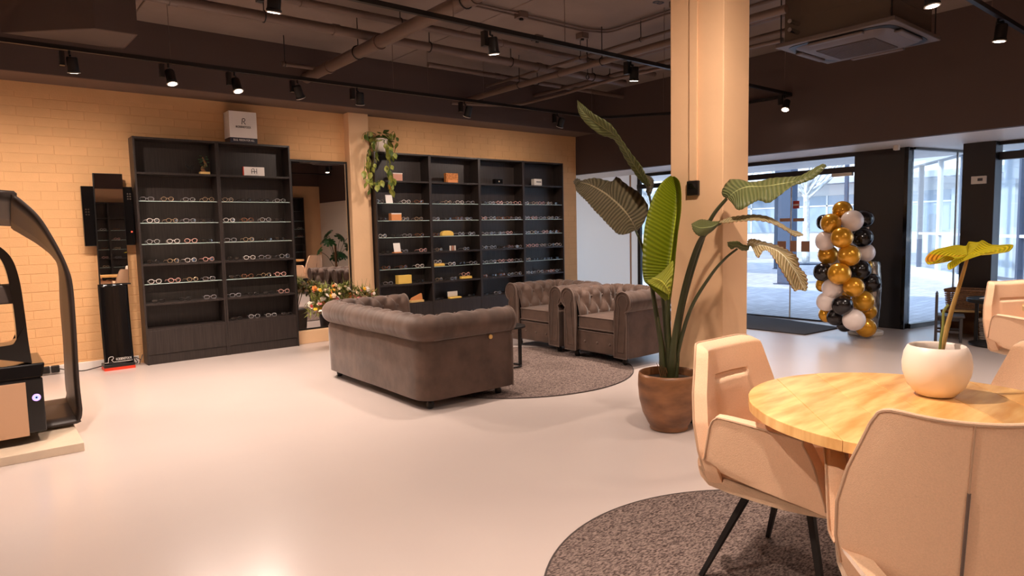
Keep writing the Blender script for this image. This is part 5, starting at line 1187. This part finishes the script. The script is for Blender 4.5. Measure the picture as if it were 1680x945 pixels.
for i, z in enumerate((1.715, 1.488, 1.268, 1.06, .85)):
    for k in range(6):
        nm, me, le = KINDS[(i * 4 + k) % 9]; o = put('eyeglasses', me, None, (3.35 - .12 - k * .27, -2.46, z + .001), (0, 0, pi + random.uniform(-.2, .2)))
        tag(o, f'{ORD[k]} pair, {CN[nm]} eyeglasses, {SHN[z]}, bookcase reflected in mirror tower', 'eyeglasses', 'eyeglasses on the second side bookcase')
t = thing('monstera_plant', 'tall monstera in a beige pot, seen reflected in the wall mirror', 'plant', (7.35, -.5, 0)); PM = V(7.35, -.5, 0)
G().lathe([(.14, 0), (.17, .03), (.20, .35), (.19, .35), (.18, .33), (0, .33)], n=32).obj('pot', M['pot_white'], t)
G().cyl((0, 0, .3), (0, 0, 1.05), .03, n=10).obj('moss_pole', M['twig'], t)
def monstera_leaf():
    out = [];
    for k in range(40):
        a = 2 * pi * k / 40; r = .17 * (1 - .35 * max(0, cos(a)) ** 4) * (1.25 if abs(a - pi) < .4 else 1) * (.62 if k % 4 == 2 and 5 < k < 35 else 1); out.append(V(r * cos(a), r * sin(a), -.25 * r * r / .17))
    g = G(); g.grid(lambda u, v: V(0, 0, .01).lerp(out[round(u * 40) % 40], .03 + .97 * v), 40, 3, cu=True); return g.mesh('leaf', M['leaf_green'], 180)
mlf = monstera_leaf()
for a, r, z in ((.3, .35, 1.0), (1.4, .3, .8), (2.4, .4, 1.15), (3.3, .45, .9), (4.2, .35, 1.2), (5.2, .42, .75), (5.9, .25, 1.25), (.9, .5, 1.3), (3.8, .2, 1.35)):
    p = V(r * cos(a), r * sin(a), z); G().tube(smooth_pts([V(0, 0, .33 + .3 * (z - .7)), p * .5 + V(0, 0, z * .35), p], 10), .006, 6).obj('stem', M['stem'], t)
    put('leaf', mlf, t, p, (random.uniform(.5, 1.2), random.uniform(-.4, .4), a + pi / 2))

# ---------------------------------------------------------------- street outside
pv_ = bpy.data.materials.new('street_pavers'); pv_.use_nodes = True; n_ = pv_.node_tree.nodes; l_ = pv_.node_tree.links
bt_ = n_.new('ShaderNodeTexBrick'); tc_ = n_.new('ShaderNodeTexCoord'); l_.new(tc_.outputs['Object'], bt_.inputs['Vector']); bt_.inputs['Scale'].default_value = 2.0
bt_.inputs['Color1'].default_value = (*lin((196, 190, 190)), 1); bt_.inputs['Color2'].default_value = (*lin((172, 164, 166)), 1); bt_.inputs['Mortar'].default_value = (*lin((140, 134, 136)), 1); bt_.inputs['Mortar Size'].default_value = .012
l_.new(bt_.outputs['Color'], n_['Principled BSDF'].inputs['Base Color']); n_['Principled BSDF'].inputs['Roughness'].default_value = .6
struct(G().box((GX + .03, 3.2, -.12), (60, 45, -.02)).box((9.4, -30, -.12), (60, 3.2, -.0201)).obj('floor_street', pv_, smooth=0))
OW = mat('outside_white', (232, 232, 230), .6); OG = mat('outside_window', (140, 158, 176), .1, spec=.8); OB = mat('slate_blue_steel', (58, 70, 92), .4); OC = mat('outside_canopy', (168, 172, 178), .6)
def column(label, x, y, s, h, name='street_column'):
    t = thing(name, label, 'column', (x, y, -.02)); G().box((-s / 2, -s / 2, .02), (s / 2, s / 2, h)).obj('shaft', OB, t, smooth=0, bevel=.01); G().box((-s * .7, -s * .7, 0), (s * .7, s * .7, .02)).obj('foot_plate', OB, t, smooth=0)
column('thick slate-blue street column seen through the glass door', 14.2, 7.6, .30, 3.4)
column('thin slate-blue post left of the thick street column', 18.87, 10.43, .12, 3.4)
column('thin post behind the balloon column', 20.0, 8.9, .10, 3.3)
t = thing('street_canopy', 'pale canopy roof over the street outside the door', 'canopy', (15.5, 17, 3.38)); G().box((-2.2, -9, 0), (2.2, 14, .30)).obj('roof_slab', OC, t, smooth=0)
for k in range(6): G().box((-2.2, -8 + 4 * k, -.12), (2.2, -7.85 + 4 * k, 0)).obj('beam', OW, t, smooth=0)
t = thing('shop_building', 'white shop building with grey windows across the street', 'building', (25, 10, 0))
G().box((0, -16, -.02), (6, 26, 6.5)).obj('wall', OW, t, smooth=0)
yy = -15
while yy < 25:
    f_ = G().box((-.06, yy, 1.0), (0, yy + 2.6, 2.35)).obj('window', OG, t, smooth=0); G().box((-.09, yy + 1.27, 1.0), (-.055, yy + 1.33, 2.35)).obj('mullion', OW, f_, smooth=0); G().box((-.09, yy, 1.95), (-.056, yy + 2.6, 2.0)).obj('mullion', OW, f_, smooth=0)
    G().box((-.06, yy + .3, 4.0), (0, yy + 2.3, 5.4)).obj('window', OG, t, smooth=0)
    yy += 3.1
G().box((-.9, -16, 2.75), (0, 26, 2.95)).obj('awning', OC, t, smooth=0)
G().box((-.05, -16, -.02), (0, 26, .25)).obj('base_course', OC, t, smooth=0)
# glass pavilion
t = thing('glass_pavilion', 'glazed pavilion with white frames seen through the display window', 'building', (0, 0, 0))
a_, b_ = V(20.5, 7.9, 0), V(11.8, 1.6, 0); d_ = (b_ - a_); Lp = d_.length; d_.normalize(); M_ = Matrix.Translation(a_) @ Matrix.Rotation(math.atan2(d_.y, d_.x), 4, 'Z')
G().box((0, -.1, -.02), (Lp, .1, .18), M_).obj('base_beam', OW, t, smooth=0)
G().box((0, -.15, 2.7), (Lp, .15, 3.3), M_).obj('fascia', OC, t, smooth=0)
G().box((0, .15, 3.3), (Lp, 4.0, 3.4), M_).obj('roof', OC, t, smooth=0)
k = 0; x = 0
while x < Lp:
    G().box((x - .04, -.05, .18), (x + .04, .05, 2.7), M_).obj('mullion', OB if k % 2 == 0 else OW, t, smooth=0)
    if x + 1.3 < Lp: G().box((x + .04, -.01, .18), (x + 1.26, .01, 2.7), M_).obj('pane', M['window_glass'], t, smooth=0)
    x += 1.3; k += 1
G().box((0, -.04, 1.0), (Lp, .04, 1.05), M_).obj('rail', OW, t, smooth=0)
for k, (x, c_) in enumerate(((1.6, OC), (3.1, OW), (4.2, OC), (5.4, OW), (6.7, OC), (8.3, OW))):
    G().box((x, .5, .18), (x + (.9 if k % 2 else .5), .6, 2.1 if k % 2 else 1.5), M_).obj('pale_fill_panel', c_, t, smooth=0)  # pale panels added behind the panes to brighten the pavilion view
G().box((0, 2.8, -.02), (Lp, 3.0, 3.3), M_).obj('rear_wall', mat('pavilion_grey', (214, 222, 230), .6), t, smooth=0)
def tree(label, x, y, h):
    t = thing('street_tree', label, 'tree', (x, y, -.02)); bk = mat('pale_bark', (206, 206, 204), .8, var=.3, vscale=6)
    G().tube(smooth_pts([V(0, 0, 0), V(.03, .02, h * .3), V(-.03, 0, h * .6)], 10), [.13 - .004 * k for k in range(11)], 10).obj('trunk', bk, t)
    g = G()
    for k in range(26):
        a = random.uniform(0, 2 * pi); r = random.uniform(.8, 2.2); z = h * random.uniform(.75, 1.1); s = V(-.03, 0, h * random.uniform(.5, .6))
        g.tube(smooth_pts([s, V(r * .5 * cos(a), r * .5 * sin(a), h * .72), V(r * cos(a), r * sin(a), z)], 6), [.04 - .005 * j for j in range(7)], 5)
    stuff(g.obj('branches', bk, t)); G().cyl((0, 0, 0), (0, 0, .04), .6, n=24).obj('tree_grate', OB, t)
tree('bare pale-barked street tree nearest the balloon column', 21.6, 10.9, 4.2)
tree('bare pale-barked street tree left of the blue column', 22.5, 14.5, 4.4)
tree('bare pale-barked street tree right of the shop windows', 20.8, 16.8, 4.2)
